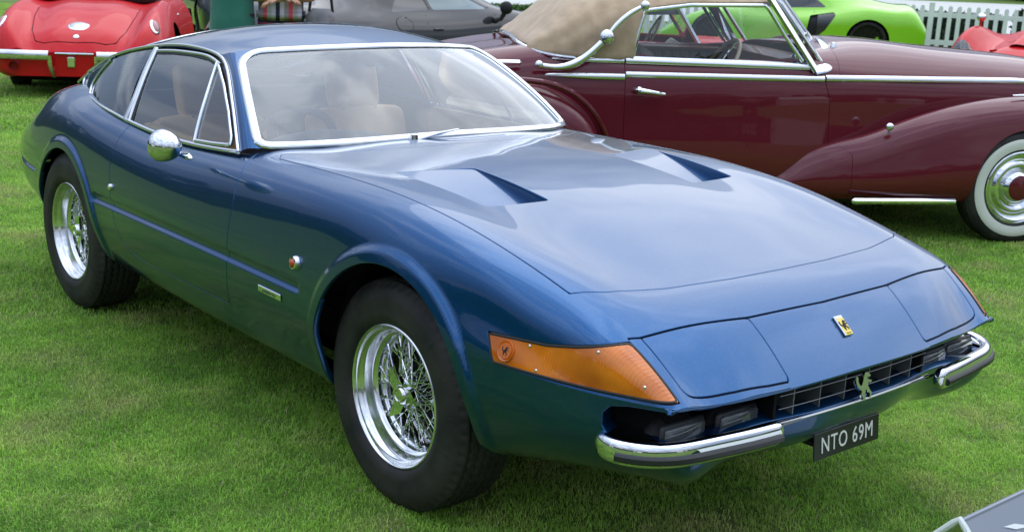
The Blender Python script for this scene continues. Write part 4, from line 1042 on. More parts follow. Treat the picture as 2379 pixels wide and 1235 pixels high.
ms_obj('inner_shell', both(im), M['black'], maroon)
end_cap(hullP[-1], M['maroon'], 'nose_panel', maroon); end_cap(hullP[0], M['maroon'], 'tail_panel', maroon)
def hull_pt(x, z):
    k = np.argmin((hullm.V[:, 0] - x) ** 2 + (hullm.V[:, 2] - z) ** 2 + (hullm.V[:, 1] < .3) * 9); return hullm.V[k], hullm.N[k]
# front fenders
fx = np.arange(-1.62, .58, .02)
KF = [-1.62, -1.44, -1.27, -1.13, -.95, -.75, -.44, -.1, .15, .36, .58]
ztop = K(.30, .405, .495, .555, .605, .680, .778, .838, .845, .80, .66)
yout = K(.688, .71, .745, .775, .805, .83, .85, .86, .86, .85, .80)
FRr = []
ys = lambda f: [a for a in f]
FRr.append((KF, K(*[.64] * 6, .62, .58, .55, .52, .48), [a - .035 for a in ztop]))
FRr.append((KF, [.62 + (o - .62) * .35 for o in yout], [a + .0 for a in ztop]))
FRr.append((KF, [.62 + (o - .62) * .80 for o in yout], [a - .055 for a in ztop]))
FRr.append((KF, yout, [max(a - .20, .5 * a + .13) for a in ztop]))
FRr.append((KF, [o - .006 for o in yout], [.285 + .0 * a for a in ztop]))
FRr.append((KF, [o - .04 for o in yout], [.245] * 11))
fP = loft(FRr, fx, t0=None, nt=50); fm = orient(grid_ms(fP), (-.5, .4, .3))
seamx = lambda m: m.V[:, 0] + 1.03 + .11 * sstep(.80, .64, m.V[:, 1]) * 0 + .10 * sstep(.50, .58, m.V[:, 2])
arch = lambda m: np.where(m.V[:, 1] > .50, np.hypot(m.V[:, 0] - .02, (m.V[:, 2] - .31) * .92) - .335, 1.0)
f_front = clip(clip(fm, seamx(fm) - .0025), 0 * 0 + arch(clip(fm, seamx(fm) - .0025)))
f_tail = clip(fm, -seamx(fm) - .0025)
# rear fenders
rx = np.arange(-3.72, -2.40, .02)
KQ = [-3.72, -3.5, -3.25, -3.0, -2.8, -2.63, -2.52, -2.42]
zt2 = K(.42, .66, .82, .875, .84, .745, .60, .34); yo2 = K(.70, .80, .85, .865, .855, .83, .79, .70)
RF = [(KQ, [.62] * 8, [a - .02 for a in zt2]), (KQ, [.62 + (o - .62) * .45 for o in yo2], zt2), (KQ, [.62 + (o - .62) * .85 for o in yo2], [a - .06 for a in zt2]),
      (KQ, yo2, [.55 * a + .14 for a in zt2]), (KQ, [o - .03 for o in yo2], [.30 * a + .18 for a in zt2]), (KQ, [o - .08 for o in yo2], [.25] * 8)]
rP = loft(RF, rx, t0=None, nt=40); rm = orient(grid_ms(rP), (-3.0, .4, .3))
for sgn in (-1, 1):
    S = (lambda m: mirror_ms(m)) if sgn < 0 else (lambda m: m)
    dr = ms_obj('door', S(rim(md, .012)), M['maroon'], maroon)
    ms_obj('front_fender', S(rim(f_front, .02)), M['maroon'], maroon)
    ms_obj('fender_tail', S(rim(f_tail, .006)), M['maroon'], dr)
    rf = ms_obj('rear_fender', S(rm), M['maroon'], maroon)
    # bead round the rear fender
    bx = curve3([(-3.0, .862, .890), (-2.80, .853, .866), (-2.62, .826, .772), (-2.50, .785, .63), (-2.41, .71, .40)], 30)
    b = MB(); b.tube((bx - [0, .05, 0]) * [1, sgn, 1], .016, 8); b.build('fender_bead', M['maroon'], rf)
    # waist strip, split at the shut lines
    def strip(name, x0, x1, z, hgt, th_, par, taper=None, yo=0.0):
        xs_ = np.linspace(x0, x1, 40); P = []; NN = []
        for x in xs_:
            zz = z(x) if callable(z) else z
            p, n = hull_pt(x, zz); P.append((x, p[1] + yo, zz)); NN.append(n)
        P = np.array(P); P[:, 1] = spl(xs_[::6], P[::6, 1])(xs_) if len(xs_[::6]) > 2 else P[:, 1]
        P = P * [1, sgn, 1]; NN = np.array(NN) * [1, sgn, 1]
        V, F = sweep(P, NN, oval(hgt, th_, 12)); V = np.array(V)
        if taper:
            V = V.reshape(40, 12, 3); w_ = np.clip((xs_ - x0) / taper, .12, 1) ** .6; V = P[:, None] + (V - P[:, None]) * w_[:, None, None]; V = V.reshape(-1, 3)
        b = MB(); b.add(V, F); return b.build(name, M['chrome'], par, sharp=60)
    strip('waist_strip', -2.90, -2.377, .905, .019, .012, maroon, taper=.35)
    strip('waist_strip', -2.368, -1.19, lambda x: .918, .019, .012, dr)
    strip('waist_strip', -1.18, .70, lambda x: .920 - .04 * max(0, x - .1), .021, .014, maroon)
    strip('belt_rail', -2.78, -2.377, lambda x: .992, .020, .014, maroon, taper=.25)
    strip('belt_rail', -2.368, -1.28, lambda x: .994 - .01 * (x + 2.3), .024, .016, dr)
    b = MB(); b.rbox((-.71, sgn * .835, .250), (.655, .045, .036), .012); b.build('running_board', M['chrome'], maroon)
    b = MB(); b.box((-1.7, sgn * .60, .235), (1.5, .16, .04)); b.build('sill', M['black'], maroon, False)
    # door handle
    b = MB(); b.rbox((-2.305, sgn * .716, .838), (.045, .045, .04), .015); b.tube(curve3([(-2.30, sgn * .735, .838), (-2.24, sgn * .742, .832), (-2.16, sgn * .738, .822)], 8), [.017, .015, .013, .012, .011, .010, .009, .007], 10); b.build('door_handle', M['chrome'], dr)
    b = MB(); b.rbox((-3.05, sgn * .668, .968), (.19, .035, .030), .014); b.build('rear_handle', M['chrome'], maroon)
    p = np.array([-.83, sgn * .79, .672]); b = MB(); b.ell(p, (.026, .02, .022), 14, 8); b.tube([p, p - [.0, 0, .04]], .008, 6); b.build('side_lamp', M['chrome'], maroon)
    b = MB(); b.tube([(-.06, sgn * .745, .858), (.15, sgn * .735, .862), (.35, sgn * .72, .81)], [.005, .016, .014], 8); b.build('fender_trim', M['chrome'], maroon)
    # wheels
    for wx in (0, -2.95):
        wh = simple_wheel(maroon, (wx, sgn * .775, .335), .338, .085, .205, None, side=sgn, tread=(wx == 0 and sgn < 0))
        wm = mat('whitewall', (.72, .72, .66), .55) if 'ww' not in M else M['ww']; M['ww'] = wm
        b = MB(); b.lathe([(.228, .0845), (.238, .0868), (.262, .0878), (.285, .0860), (.287, .0845)], 72, 'y'); b.build('whitewall', wm, wh)
        b = MB(); b.lathe([(.222, .066), (.216, .078), (.206, .081), (.200, .072), (.196, .060), (.180, .050), (.168, .046), (.160, .050), (.150, .064), (.138, .068), (.124, .066), (.112, .050), (.104, .048), (.098, .060), (.090, .074), (.074, .086)], 72, 'y'); b.build('hubcap', M['chrome'], wh, sharp=60)
        b = MB(); b.lathe([(.074, .086), (.06, .091), (.03, .096), (0, .098)], 40, 'y'); b.build('hubcap_centre', M['maroon'], wh)
        b = MB(); b.lathe([(.2, .0), (.2, .03), (0, .03)], 40, 'y'); b.build('wheel_disc', M['black'], wh)
    # landau bar
    lb = bpy.data.objects.new('landau_bar', None); COL.objects.link(lb); lb.parent = maroon
    def yl(z): return .695 - .12 * (z - .97)
    C = curve3([(-2.868, .960), (-2.80, .950), (-2.70, .962), (-2.61, 1.010), (-2.53, 1.080), (-2.495, 1.115)], 24); P = np.stack([C[:, 0], sgn * yl(C[:, 1]), C[:, 1]], 1)
    b = MB(); b.tube(P, np.interp(np.linspace(0, 1, 24), [0, .5, 1], [.016, .023, .019]), 12); b.build('lower_bar', M['chrome'], lb, sharp=180)
    C = curve3([(-2.495, 1.115), (-2.455, 1.165), (-2.405, 1.215), (-2.35, 1.255), (-2.285, 1.290)], 20); P = np.stack([C[:, 0], sgn * yl(C[:, 1]), C[:, 1]], 1)
    b = MB(); b.tube(P, np.interp(np.linspace(0, 1, 20), [0, .5, 1], [.014, .017, .012]), 12); b.build('upper_bar', M['chrome'], lb, sharp=180)
    for (x, z, r) in ((-2.868, .962, .024), (-2.495, 1.117, .043), (-2.285, 1.290, .027)):
        b = MB(); b.ell((x, sgn * (yl(z) + .006), z), (r, r * .8, r), 20, 12); b.build('bar_knuckle', M['chrome'], lb, sharp=180)
    # side window
    WIN = [(-2.325, 1.005), (-2.30, 1.14), (-2.262, 1.262), (-2.0, 1.30), (-1.56, 1.312), (-1.44, 1.15), (-1.325, 1.012)]
    b = MB(); V = [(x, sgn * (.625 - .10 * (z - 1.0)), z) for x, z in WIN]; b.add(V, [tuple(range(7))]); b.build('door_window', M['glass'], dr, False)
    Q = lines3(WIN, .03); P = np.stack([Q[:, 0], sgn * (.628 - .10 * (Q[:, 1] - 1.0)), Q[:, 1]], 1)
    b = MB(); V, F = sweep(P, np.array([0, sgn * 1.0, 0]), oval(.011, .009, 8)); b.add(V, F); b.build('window_frame', M['chrome'], dr)
    # windscreen pillar and frame
    A, B = np.array([-1.235, sgn * .618, .965]), np.array([-1.545, sgn * .575, 1.37])
    V, F = sweep(np.linspace(A, B, 8), np.array([.8, sgn * .5, .3]), [(-.034, -.012), (.034, -.012), (.04, .006), (.02, .016), (-.02, .016), (-.04, .006)]); b = MB(); b.add(V, F); b.build('windscreen_pillar', M['chrome'], maroon, sharp=40)
    A2, B2 = np.array([-1.19, sgn * .565, 1.01]), np.array([-1.49, sgn * .53, 1.37]); Cc, Dd = np.array([-1.02, sgn * .02, 1.10]), np.array([-1.30, sgn * .02, 1.42])
    fr_ = lines3([A2, B2, Dd, Cc, A2], .04)
    b = MB(); b.tube(fr_[:-1], .013, 8, False, True); b.build('windscreen_frame', M['chrome'], maroon)
    b = MB(); b.add([A2, Cc, Dd, B2], [(0, 1, 2, 3)]); gl_ = b.build('windscreen', M['glass'], maroon, False)
    # cowl chrome under the screen
    b = MB(); C = curve3([(-1.255, sgn * .622, .965), (-1.16, sgn * .58, .985), (-1.08, sgn * .42, 1.055), (-1.0, sgn * .10, 1.108)], 24); V, F = sweep(C, np.array([.2, sgn * .5, .8]), oval(.040, .012, 10)); b.add(V, F); b.build('cowl_trim', M['chrome'], maroon)
    b = MB(); b.lathe([(0, .05), (.014, .045), (.024, .02), (.026, 0)], 16, 'z', (-1.03, sgn * .37, 1.06)); b.build('wiper_spindle', M['chrome'], maroon)
    if sgn < 0:
        nW = np.cross(Cc - A2, B2 - A2); nW /= np.linalg.norm(nW); nW = nW if nW[0] < 0 else -nW
        for cpos, rr, mt in (((.28, .70), .060, mat('orange_sticker', (.75, .12, .03), .5)), ((.36, .36), .045, mat('white_sticker', (.75, .77, .74), .5))):
            uu_ = Cc - A2; vv_ = B2 - A2; p = A2 + uu_ * cpos[0] + vv_ * cpos[1]; eu = uu_ / np.linalg.norm(uu_); ev = np.cross(nW, eu)
            for dn in (.004, -.004):
                b = MB(); b.add([p + nW * dn + eu * rr * math.cos(t) + ev * rr * math.sin(t) for t in np.linspace(0, 2 * math.pi, 24, endpoint=False)], [tuple(range(24))]); b.build('windscreen_sticker', mt, gl_, False)
        b = MB(); b.ell(p + nW * .006, (.001, .028, .018), 12, 6, np.stack([nW, eu, ev], 1)); b.build('sticker_emblem', M['black'], gl_)
# soft top
M['cloth'] = noise_col(mat('tan_cloth', (.42, .32, .22), .9, sheen=.3), (.42, .30, .185), (.51, .375, .24), 14, 5, bump=.5, bscale=9)
tx = np.linspace(-2.90, -1.50, 60)
KT = [-2.90, -2.80, -2.70, -2.55, -2.40, -2.20, -1.95, -1.70, -1.50]
cz_ = K(1.075, 1.17, 1.265, 1.355, 1.405, 1.435, 1.440, 1.425, 1.395)
ez = K(1.015, 1.02, 1.01, 1.00, 1.0, 1.0, 1.0, 1.0, 1.0)
TP = [(KT, [0] * 9, cz_), (KT, K(.26, .28, .30, .31, .31, .31, .31, .30, .28), [a - .014 for a in cz_]), (KT, K(.44, .47, .50, .52, .53, .53, .53, .52, .50), [a + (b_ - a) * .22 for a, b_ in zip(cz_, ez)]),
      (KT, K(.52, .55, .575, .595, .605, .605, .605, .60, .585), [a + (b_ - a) * .42 for a, b_ in zip(cz_, ez)]), (KT, K(.55, .595, .625, .640, .645, .645, .64, .635, .62), ez)]
topP = loft(TP, tx, nt=40); tm_ = orient(grid_ms(topP), (-2.1, 0, 1.1))
WOP = [(-2.335, .9), (-2.315, 1.14), (-2.270, 1.275), (-2.0, 1.315), (-1.55, 1.328), (-1.2, 1.34), (-1.2, .9)]
tm_ = clip(tm_, np.where(tm_.V[:, 1] > .3, sdpoly(WOP, tm_.V[:, 0], tm_.V[:, 2]), -1.0), -1)
rz_ = tm_.V[:, 0]; wr = (.0035 * np.sin(rz_ * 60 + 14 * tm_.V[:, 2]) + .003 * np.sin(34 * rz_ - 55 * tm_.V[:, 2] + 1)) * sstep(-2.0, -2.5, rz_) * sstep(.2, .5, tm_.V[:, 1])
tm_ = MS(tm_.V + tm_.N * wr[:, None], tm_.N, tm_.F)
ms_top = both(rim(tm_, .02)); hood_ = mesh_obj('soft_top', ms_top.V, ms_top.F, M['cloth'], maroon)
bk = np.concatenate([topP[0], (topP[0] * [1, -1, 1])[::-1][1:]]); 
mesh_obj('soft_top_lining', tm_.V - tm_.N * .02, [f[::-1] for f in tm_.F], M['cloth'], maroon); 
b = MB(); b.tube(np.concatenate([curve3([(-2.66, -.655, 1.0), (-2.80, -.605, 1.012), (-2.905, -.50, 1.04), (-2.935, -.25, 1.075), (-2.94, 0, 1.085)], 30), curve3([(-2.94, 0, 1.085), (-2.935, .25, 1.075), (-2.905, .50, 1.04), (-2.80, .605, 1.012), (-2.66, .655, 1.0)], 30)[1:]]), .011, 8); b.build('top_bead', M['chrome'], maroon)
b = MB(); b.tube([(-2.55, -.44, 1.315), (-2.50, -.475, 1.285)], .006, 6); b.build('top_fastener', M['chrome'], maroon)
# interior
M['wood'] = noise_col(mat('walnut', (.16, .05, .02), .3, 0, .5), (.10, .032, .014), (.20, .075, .032), 7, 6)
M['pleat'] = noise_col(mat('olive_leather', (.10, .10, .075), .5), (.085, .085, .062), (.12, .118, .09), 9, 4)
b = MB(); b.box((-2.0, 0, .5), (1.6, 1.2, .06)); b.box((-2.36, 0, .78), (.05, 1.22, .50)); b.build('cabin_floor', M['carpet'], maroon, False)
for sgn in (-1, 1):
    for k in range(16): b = MB(); b.rbox((-2.24 + k * .062, sgn * .602, .82), (.058, .03, .30), .013); b.build('door_pleat', M['pleat'], maroon)
    b = MB(); b.rbox((-1.80, sgn * .60, .985), (1.05, .06, .035), .012); b.build('wood_capping', M['wood'], maroon)
b = MB(); b.rbox((-1.26, 0, .95), (.14, 1.16, .16), .03); b.build('dashboard', M['wood'], maroon)
for y in (-.30, .30):
    b = MB(); b.rbox((-1.95, y, .60), (.48, .50, .18), .06); b.build('seat_cushion', M['pleat'], maroon); b = MB(); b.rbox((-2.20, y, .84), (.14, .50, .46), .06, np.array(Matrix.Rotation(-.2, 3, 'Y'))); b.build('seat_back', M['pleat'], maroon)
st = bpy.data.objects.new('steering_wheel', None); COL.objects.link(st); st.parent = maroon; st.location = (-1.72, -.32, .93); st.rotation_euler = (0, math.radians(-58), 0)
a = np.linspace(0, 2 * np.pi, 40, endpoint=False); M['ivory'] = mat('ivory', (.55, .47, .33), .3)
b = MB(); b.tube(np.stack([.20 * np.cos(a), .20 * np.sin(a), 0 * a], 1), .012, 8, False, True); b.build('wheel_rim', M['ivory'], st)
b = MB(); b.box((0, 0, 0), (.38, .02, .006)); b.build('spoke', M['chrome'], st, False); b = MB(); b.tube([(0, 0, 0), (0, 0, -.3)], .02, 8); b.build('column', M['black'], st)
b = MB(); b.tube([(-1.345, -.54, 1.02), (-1.30, -.545, 1.10), (-1.285, -.55, 1.17)], [.022, .013, .012], 10); b.build('quarter_handle', M['chrome'], maroon)
b = MB(); b.box((-1.6, 0, .33), (4.2, 1.0, .10)); b.build('chassis', M['under'], maroon, False)
b = MB(); b.tube([(-.75, -.55, .19), (-.70, -.55, .19)], .03, 12); b.build('exhaust_tip', M['under'], maroon)
for sgn in (-1, 1):
    b = MB(); a = np.linspace(-.1, math.pi + .1, 24); V = []; F = []
    for t in a: V += [(.02 + .35 * math.cos(t), sgn * .84, .31 + .37 * math.sin(t)), (.02 + .35 * math.cos(t), sgn * .45, .31 + .37 * math.sin(t))]
    for i in range(23): F.append((2 * i, 2 * i + 1, 2 * i + 3, 2 * i + 2))
    V.append((.02, sgn * .45, .31)); F += [(2 * i + 1, 48, 2 * i + 3) for i in range(23)]
    b.add(V, F); b.build('wheel_housing', M['under'], maroon)
    b = MB(); b.lathe([(0, .14), (.06, .13), (.095, .09), (.105, .03), (.10, 0), (.07, -.08), (0, -.12)], 28, 'x', (.42, sgn * .52, .74)); b.build('headlamp', M['chrome'], maroon)
b = MB(); b.rbox((.86, 0, .66), (.10, .42, .50), .06); b.build('radiator_shell', M['chrome'], maroon)
b = MB(); b.tube(curve3([(.62, -.86, .45), (.86, -.72, .45), (.96, -.3, .45), (.98, 0, .45), (.96, .3, .45), (.86, .72, .45), (.62, .86, .45)], 40), .04, 10); b.build('front_bumper', M['chrome'], maroon)
# ================================================================== cars further back
def arch_cut(ms, arches, ymin=.45):
    for cx, cz, r in arches: ms = clip(ms, np.where(ms.V[:, 1] > ymin, np.hypot(ms.V[:, 0] - cx, ms.V[:, 2] - cz) - r, 1.0))
    return ms
def housing(par, cx, cz, r, y0, y1, sgn):
    b = MB(); a = np.linspace(-.1, math.pi + .1, 20); V = []; F = []
    for t in a: V += [(cx + r * math.cos(t), sgn * y1, cz + r * math.sin(t)), (cx + r * math.cos(t), sgn * y0, cz + r * math.sin(t))]
    for i in range(19): F.append((2 * i, 2 * i + 1, 2 * i + 3, 2 * i + 2))
    V.append((cx, sgn * y0, cz)); F += [(2 * i + 1, 40, 2 * i + 3) for i in range(19)]
    b.add(V, F); b.build('wheel_housing', M['under'], par)
def ends(P, mt, par):
    for k, nm in ((0, 'tail_panel'), (-1, 'nose_panel')): end_cap(P[k], mt, nm, par)
def belly(par, x0, x1, w_, z=.2):
    b = MB(); b.box(((x0 + x1) / 2, 0, z), (x1 - x0, w_, .08)); b.build('floor_pan', M['under'], par, False)
def surf_pt(ms, x, y=None, z=None):
    d = (ms.V[:, 0] - x) ** 2
    if y is not None: d = d + (ms.V[:, 1] - abs(y)) ** 2
    if z is not None: d = d + (ms.V[:, 2] - z) ** 2
    if y is None: d = d + 9 * (ms.V[:, 1] < .5)
    else: d = d + 9 * (ms.N[:, 2] < .05)
    k = np.argmin(d); return ms.V[k], ms.N[k]
M['tailred'] = mat('tail_lens', (.28, .05, .06), .15, 0, .7)
M['darkglass'] = mat('dark_window', (.012, .016, .02), .04, 0, .8)
M['blackwheel'] = mat('black_wheel', (.012, .012, .013), .3, .3)
# ---- red fifties roadster seen from behind
rr = thing('red_roadster', 'bright red fifties roadster seen from behind, with split chrome bumpers and round tail emblem', 'car', (-9.20, 1.82, -.02), math.atan2(.497, -.868))
KX2 = [0, .12, .35, .7, 1.15, 1.6, 2.1, 2.6, 3.2, 3.8, 4.25]
A_ = [
 (KX2, [0] * 11, [.47, .585, .695, .80, .875, .905, .90, .93, .90, .80, .62]),
 (KX2, [.22, .26, .28, .30, .30, .30, .30, .30, .30, .28, .24], [.465, .578, .688, .793, .868, .90, .895, .922, .895, .79, .61]),
 (KX2, [.42, .48, .50, .52, .53, .54, .54, .52, .50, .46, .40], [.455, .55, .648, .752, .838, .875, .87, .885, .87, .765, .59]),
 (KX2, [.52, .60, .655, .68, .69, .69, .69, .68, .67, .63, .52], [.50, .625, .742, .835, .885, .905, .90, .90, .895, .82, .62]),
 (KX2, [.60, .70, .77, .80, .81, .81, .81, .80, .79, .75, .60], [.46, .56, .655, .72, .76, .77, .77, .77, .76, .70, .55]),
 (KX2, [.64, .76, .84, .87, .875, .875, .87, .87, .86, .82, .66], [.38, .43, .48, .51, .53, .53, .53, .53, .53, .50, .44]),
 (KX2, [.62, .74, .82, .85, .855, .855, .85, .85, .84, .80, .64], [.29, .29, .29, .29, .29, .29, .29, .29, .29, .29, .31]),
 (KX2, [.52, .62, .70, .74, .75, .75, .75, .75, .74, .70, .55], [.235, .215, .21, .21, .21, .21, .21, .21, .21, .22, .26]),
]
xr = np.arange(0, 4.26, .025); P = loft(A_, xr, nt=70); m0 = orient(grid_ms(P), (2, 0, .4))
ARC = ((1.18, .34, .37), (3.78, .34, .37))
mb = arch_cut(m0, ARC)
TRUNK = [(.085, -.1), (.085, .28), (.13, .375), (.35, .44), (.75, .485), (1.12, .50), (1.17, .35), (1.18, -.1)]
COCK = [(1.62, -.1), (1.62, .55), (1.75, .62), (2.45, .60), (2.55, .5), (2.58, -.1)]
mb = clip(mb, sdpoly(COCK, mb.V[:, 0], mb.V[:, 1]), -1)
tf_ = lambda m: np.where(m.N[:, 2] > .15, sdpoly(TRUNK, m.V[:, 0], m.V[:, 1]), -1.)
tr_ = clip(mb, tf_(mb) - .004); mb = clip(mb, -tf_(mb) - .004)
dr2 = lambda m: np.where((m.V[:, 1] > .66), sdpoly([(1.75, .27), (1.70, .60), (1.72, 1.2), (2.62, 1.2), (2.62, .27)], m.V[:, 0], m.V[:, 2]), -1.)
for sgn in (-1, 1):
    q = clip(mb, dr2(mb) - .004); ms_obj('door', mirror_ms(q) if sgn < 0 else q, M['red'], rr)
mb = clip(mb, -dr2(mb) - .004)
ms_obj('body', both(mb), M['red'], rr); tl = ms_obj('boot_lid', both(tr_), M['red'], rr); ends(P, M['red'], rr)
ii = MS(m0.V - m0.N * .012, m0.N, m0.F); ii = arch_cut(ii, ARC); ii = clip(ii, sdpoly(COCK, ii.V[:, 0], ii.V[:, 1]), -1); ms_obj('inner_shell', both(ii), M['black'], rr); belly(rr, .35, 3.9, 1.3)
for sgn in (-1, 1):
    for cx, cz, r in ARC:
        wh = simple_wheel(rr, (cx, sgn * .73, .335), .335, .085, .2, None, side=sgn); b = MB(); b.lathe([(.2, .06), (.15, .075), (.05, .085), (0, .085)], 28, 'y'); b.build('hubcap', M['chrome'], wh); housing(rr, cx, cz, r + .02, .45, .80, sgn)
    p, n = surf_pt(m0, .36, .72); p = p * [1, sgn, 1]; n = n * [1, sgn, 1]; n /= np.linalg.norm(n)
    ex = np.array([.82, 0, .57]); ex -= n * (ex @ n); ex /= np.linalg.norm(ex); ey = np.cross(n, ex); Rn = np.stack([ex, ey, n], 1)
    tlp = bpy.data.objects.new('tail_lamp', None); COL.objects.link(tlp); tlp.parent = rr
    b = MB(); b.ell(p, (.125, .062, .022), 24, 8, Rn); b.build('lamp_bezel', M['chrome'], tlp); b = MB(); b.ell(p + n * .006, (.108, .047, .026), 24, 8, Rn); b.build('lamp_lens', M['tailred'], tlp)
    C = curve3([(.55, .93, .44), (.22, .88, .44), (.02, .76, .44), (-.06, .55, .44), (-.09, .22, .44)], 30) * [1, sgn, 1]
    prof = oval(.028, .045, 12); V, F = sweep(C, np.array([0, 0, 1.]), prof); b = MB(); b.add(V, F); b.build('rear_bumper', M['chrome'], rr)
    b = MB(); b.tube(curve3([(-.08, sgn * .215, .44), (-.06, sgn * .21, .33), (.03, sgn * .20, .24)], 10), .022, 10); b.build('bumper_guard', M['chrome'], rr)
    b = MB(); b.tube([(.10, sgn * .55, .33), (-.07, sgn * .55, .335)], [.03, .04], 14, False); b.build('exhaust_tip', M['chrome'], rr)
    b = MB(); b.rbox((1.86, sgn * .815, .755), (.10, .03, .02), .008); b.build('door_handle', M['chrome'], rr)
def disc(par, name, p, n, ra, rb, th_, mt):
    n = np.asarray(n, float); n = n / np.linalg.norm(n); ex = np.array([0, 1., 0]); ex -= n * (ex @ n); ex /= np.linalg.norm(ex); ey = np.cross(n, ex)
    b = MB(); b.ell(p, (ra, rb, th_), 28, 8, np.stack([ex, ey, n], 1)); return b.build(name, mt, par)
p, n = surf_pt(m0, .34, 0.0); p = p * [1, 0, 1]; disc(tl, 'emblem_ring', p, n, .105, .105, .016, M['chrome']); disc(tl, 'emblem_face', p + n * .006, n, .088, .088, .015, mat('emblem_face', (.55, .55, .56), .25, .8))
p, n = surf_pt(m0, .15, 0.0); p = p * [1, 0, 1]; disc(tl, 'lock_badge', p, n, .03, .03, .012, M['chrome'])
b = MB(); b.rbox((-.005, 0, .455), (.03, .36, .020), .008); b.build('plate_lamp', M['chrome'], rr); b = MB(); b.rbox((-.01, .03, .375), (.02, .075, .10), .008); b.build('tow_badge', M['alloy'], rr)
b = MB(); b.rbox((1.80, 0, .93), (.62, 1.30, .09), .04); b.build('hood_cover', mat('black_cloth', (.016, .017, .02), .85, sheen=.3), rr)
b = MB(); b.box((2.05, 0, .5), (1.0, 1.1, .3)); b.build('seats', M['black'], rr, False)
wsC = np.concatenate([curve3([(2.28, .62, .93), (2.42, .60, 1.14)], 4), curve3([(2.42, .60, 1.14), (2.62, .4, 1.19), (2.70, 0, 1.20), (2.62, -.4, 1.19), (2.42, -.60, 1.14)], 24)[1:], [(2.28, -.62, .93)]])
b = MB(); b.tube(wsC, .018, 8); b.build('windscreen_frame', M['chrome'], rr)
lo_ = curve3([(2.28, .62, .93), (2.58, .5, .94), (2.82, 0, .95), (2.58, -.5, .94), (2.28, -.62, .93)], 24); up_ = curve3([(2.42, .60, 1.14), (2.62, .4, 1.19), (2.70, 0, 1.20), (2.62, -.4, 1.19), (2.42, -.60, 1.14)], 24)
b = MB(); b.add(np.concatenate([lo_, up_]), [(i, i + 1, 25 + i, 24 + i) for i in range(23)]); b.build('windscreen', M['glass'], rr); b = MB(); b.tube(lo_, .016, 8); b.build('windscreen_base', M['chrome'], rr)

# ---- dark grey modern coupe in profile
gc = thing('grey_coupe', 'dark metallic grey modern coupe seen side on behind the blue car', 'car', (-9.06, 4.36, 0), math.atan2(.985, -.178))
KG = [-.95, -.75, -.4, 0, .5, 1.0, 1.5, 2.0, 2.5, 3.0, 3.35, 3.6]
G_ = [
 (KG, [0] * 12, [.70, .90, 1.0, 1.10, 1.25, 1.31, 1.29, 1.12, .93, .87, .77, .55]),
 (KG, [.30, .34, .38, .40, .42, .43, .43, .42, .40, .36, .30, .24], [.69, .89, .98, 1.08, 1.225, 1.285, 1.265, 1.10, .92, .86, .76, .55]),
 (KG, [.50, .56, .60, .58, .56, .55, .56, .62, .64, .58, .48, .38], [.67, .86, .93, .995, 1.12, 1.17, 1.15, .99, .90, .84, .74, .54]),
 (KG, [.60, .68, .73, .74, .72, .70, .71, .735, .745, .70, .60, .46], [.63, .80, .86, .885, .90, .905, .905, .895, .875, .805, .70, .52]),
 (KG, [.66, .76, .83, .86, .84, .83, .83, .845, .86, .83, .72, .54], [.56, .68, .735, .76, .75, .745, .745, .745, .73, .68, .60, .48]),
 (KG, [.68, .79, .87, .91, .885, .88, .88, .885, .905, .88, .76, .56], [.46, .50, .53, .545, .535, .53, .53, .53, .53, .50, .46, .42]),
 (KG, [.66, .77, .85, .88, .85, .84, .84, .85, .875, .86, .74, .54], [.34, .33, .32, .32, .32, .31, .31, .31, .32, .32, .32, .34]),
 (KG, [.56, .66, .74, .77, .76, .75, .75, .76, .78, .74, .62, .44], [.26, .22, .20, .19, .18, .18, .18, .18, .19, .20, .22, .27]),
]
xg = np.arange(-.95, 3.6, .03); P = loft(G_, xg, nt=64); m0 = orient(grid_ms(P), (1.3, 0, .4)); ARG = ((0, .33, .36), (2.60, .33, .36))
SW1 = [(.47, .885), (.72, 1.115), (1.0, 1.15), (1.08, .90)]; SW2 = [(1.13, .90), (1.06, 1.15), (1.45, 1.14), (1.70, 1.06), (2.02, .915), (1.98, .905)]
body = arch_cut(m0, ARG)
sf = lambda m, Q: np.where((m.V[:, 1] > .5) & (m.V[:, 2] > .85), sdpoly(Q, m.V[:, 0], m.V[:, 2]), -1.)
w1 = clip(body, sf(body, SW1)); w2 = clip(body, sf(body, SW2)); body = clip(clip(body, sf(body, SW1), -1), 0 + sf(clip(body, sf(body, SW1), -1), SW2), -1)
WSG = [(1.56, -.1), (1.56, .48), (1.75, .54), (2.10, .60), (2.30, .45), (2.38, -.1)]; ff = lambda m: np.where(m.N[:, 2] > .3, sdpoly(WSG, m.V[:, 0], m.V[:, 1]), -1.)
w3 = clip(body, ff(body)); body = clip(body, ff(body), -1)
DG = [(.93, .25), (.86, .55), (1.0, .92), (2.06, .92), (2.12, .7), (2.08, .25)]; fdg = lambda m: np.where((m.V[:, 1] > .6), np.abs(sdpoly(DG, m.V[:, 0], m.V[:, 2])), 1.) - .005
body = clip(body, fdg(body))
lower_ = clip(body, .335 - body.V[:, 2]); body = clip(body, body.V[:, 2] - .335)
ms_obj('body', both(body), M['grey'], gc); ms_obj('lower_body', both(lower_), M['darkblue'], gc); ms_obj('windscreen', both(w3), M['darkglass'], gc); ends(P, M['grey'], gc); belly(gc, -.6, 3.2, 1.4)
ii = arch_cut(MS(m0.V - m0.N * .015, m0.N, m0.F), ARG); ms_obj('inner_shell', both(ii), M['black'], gc)
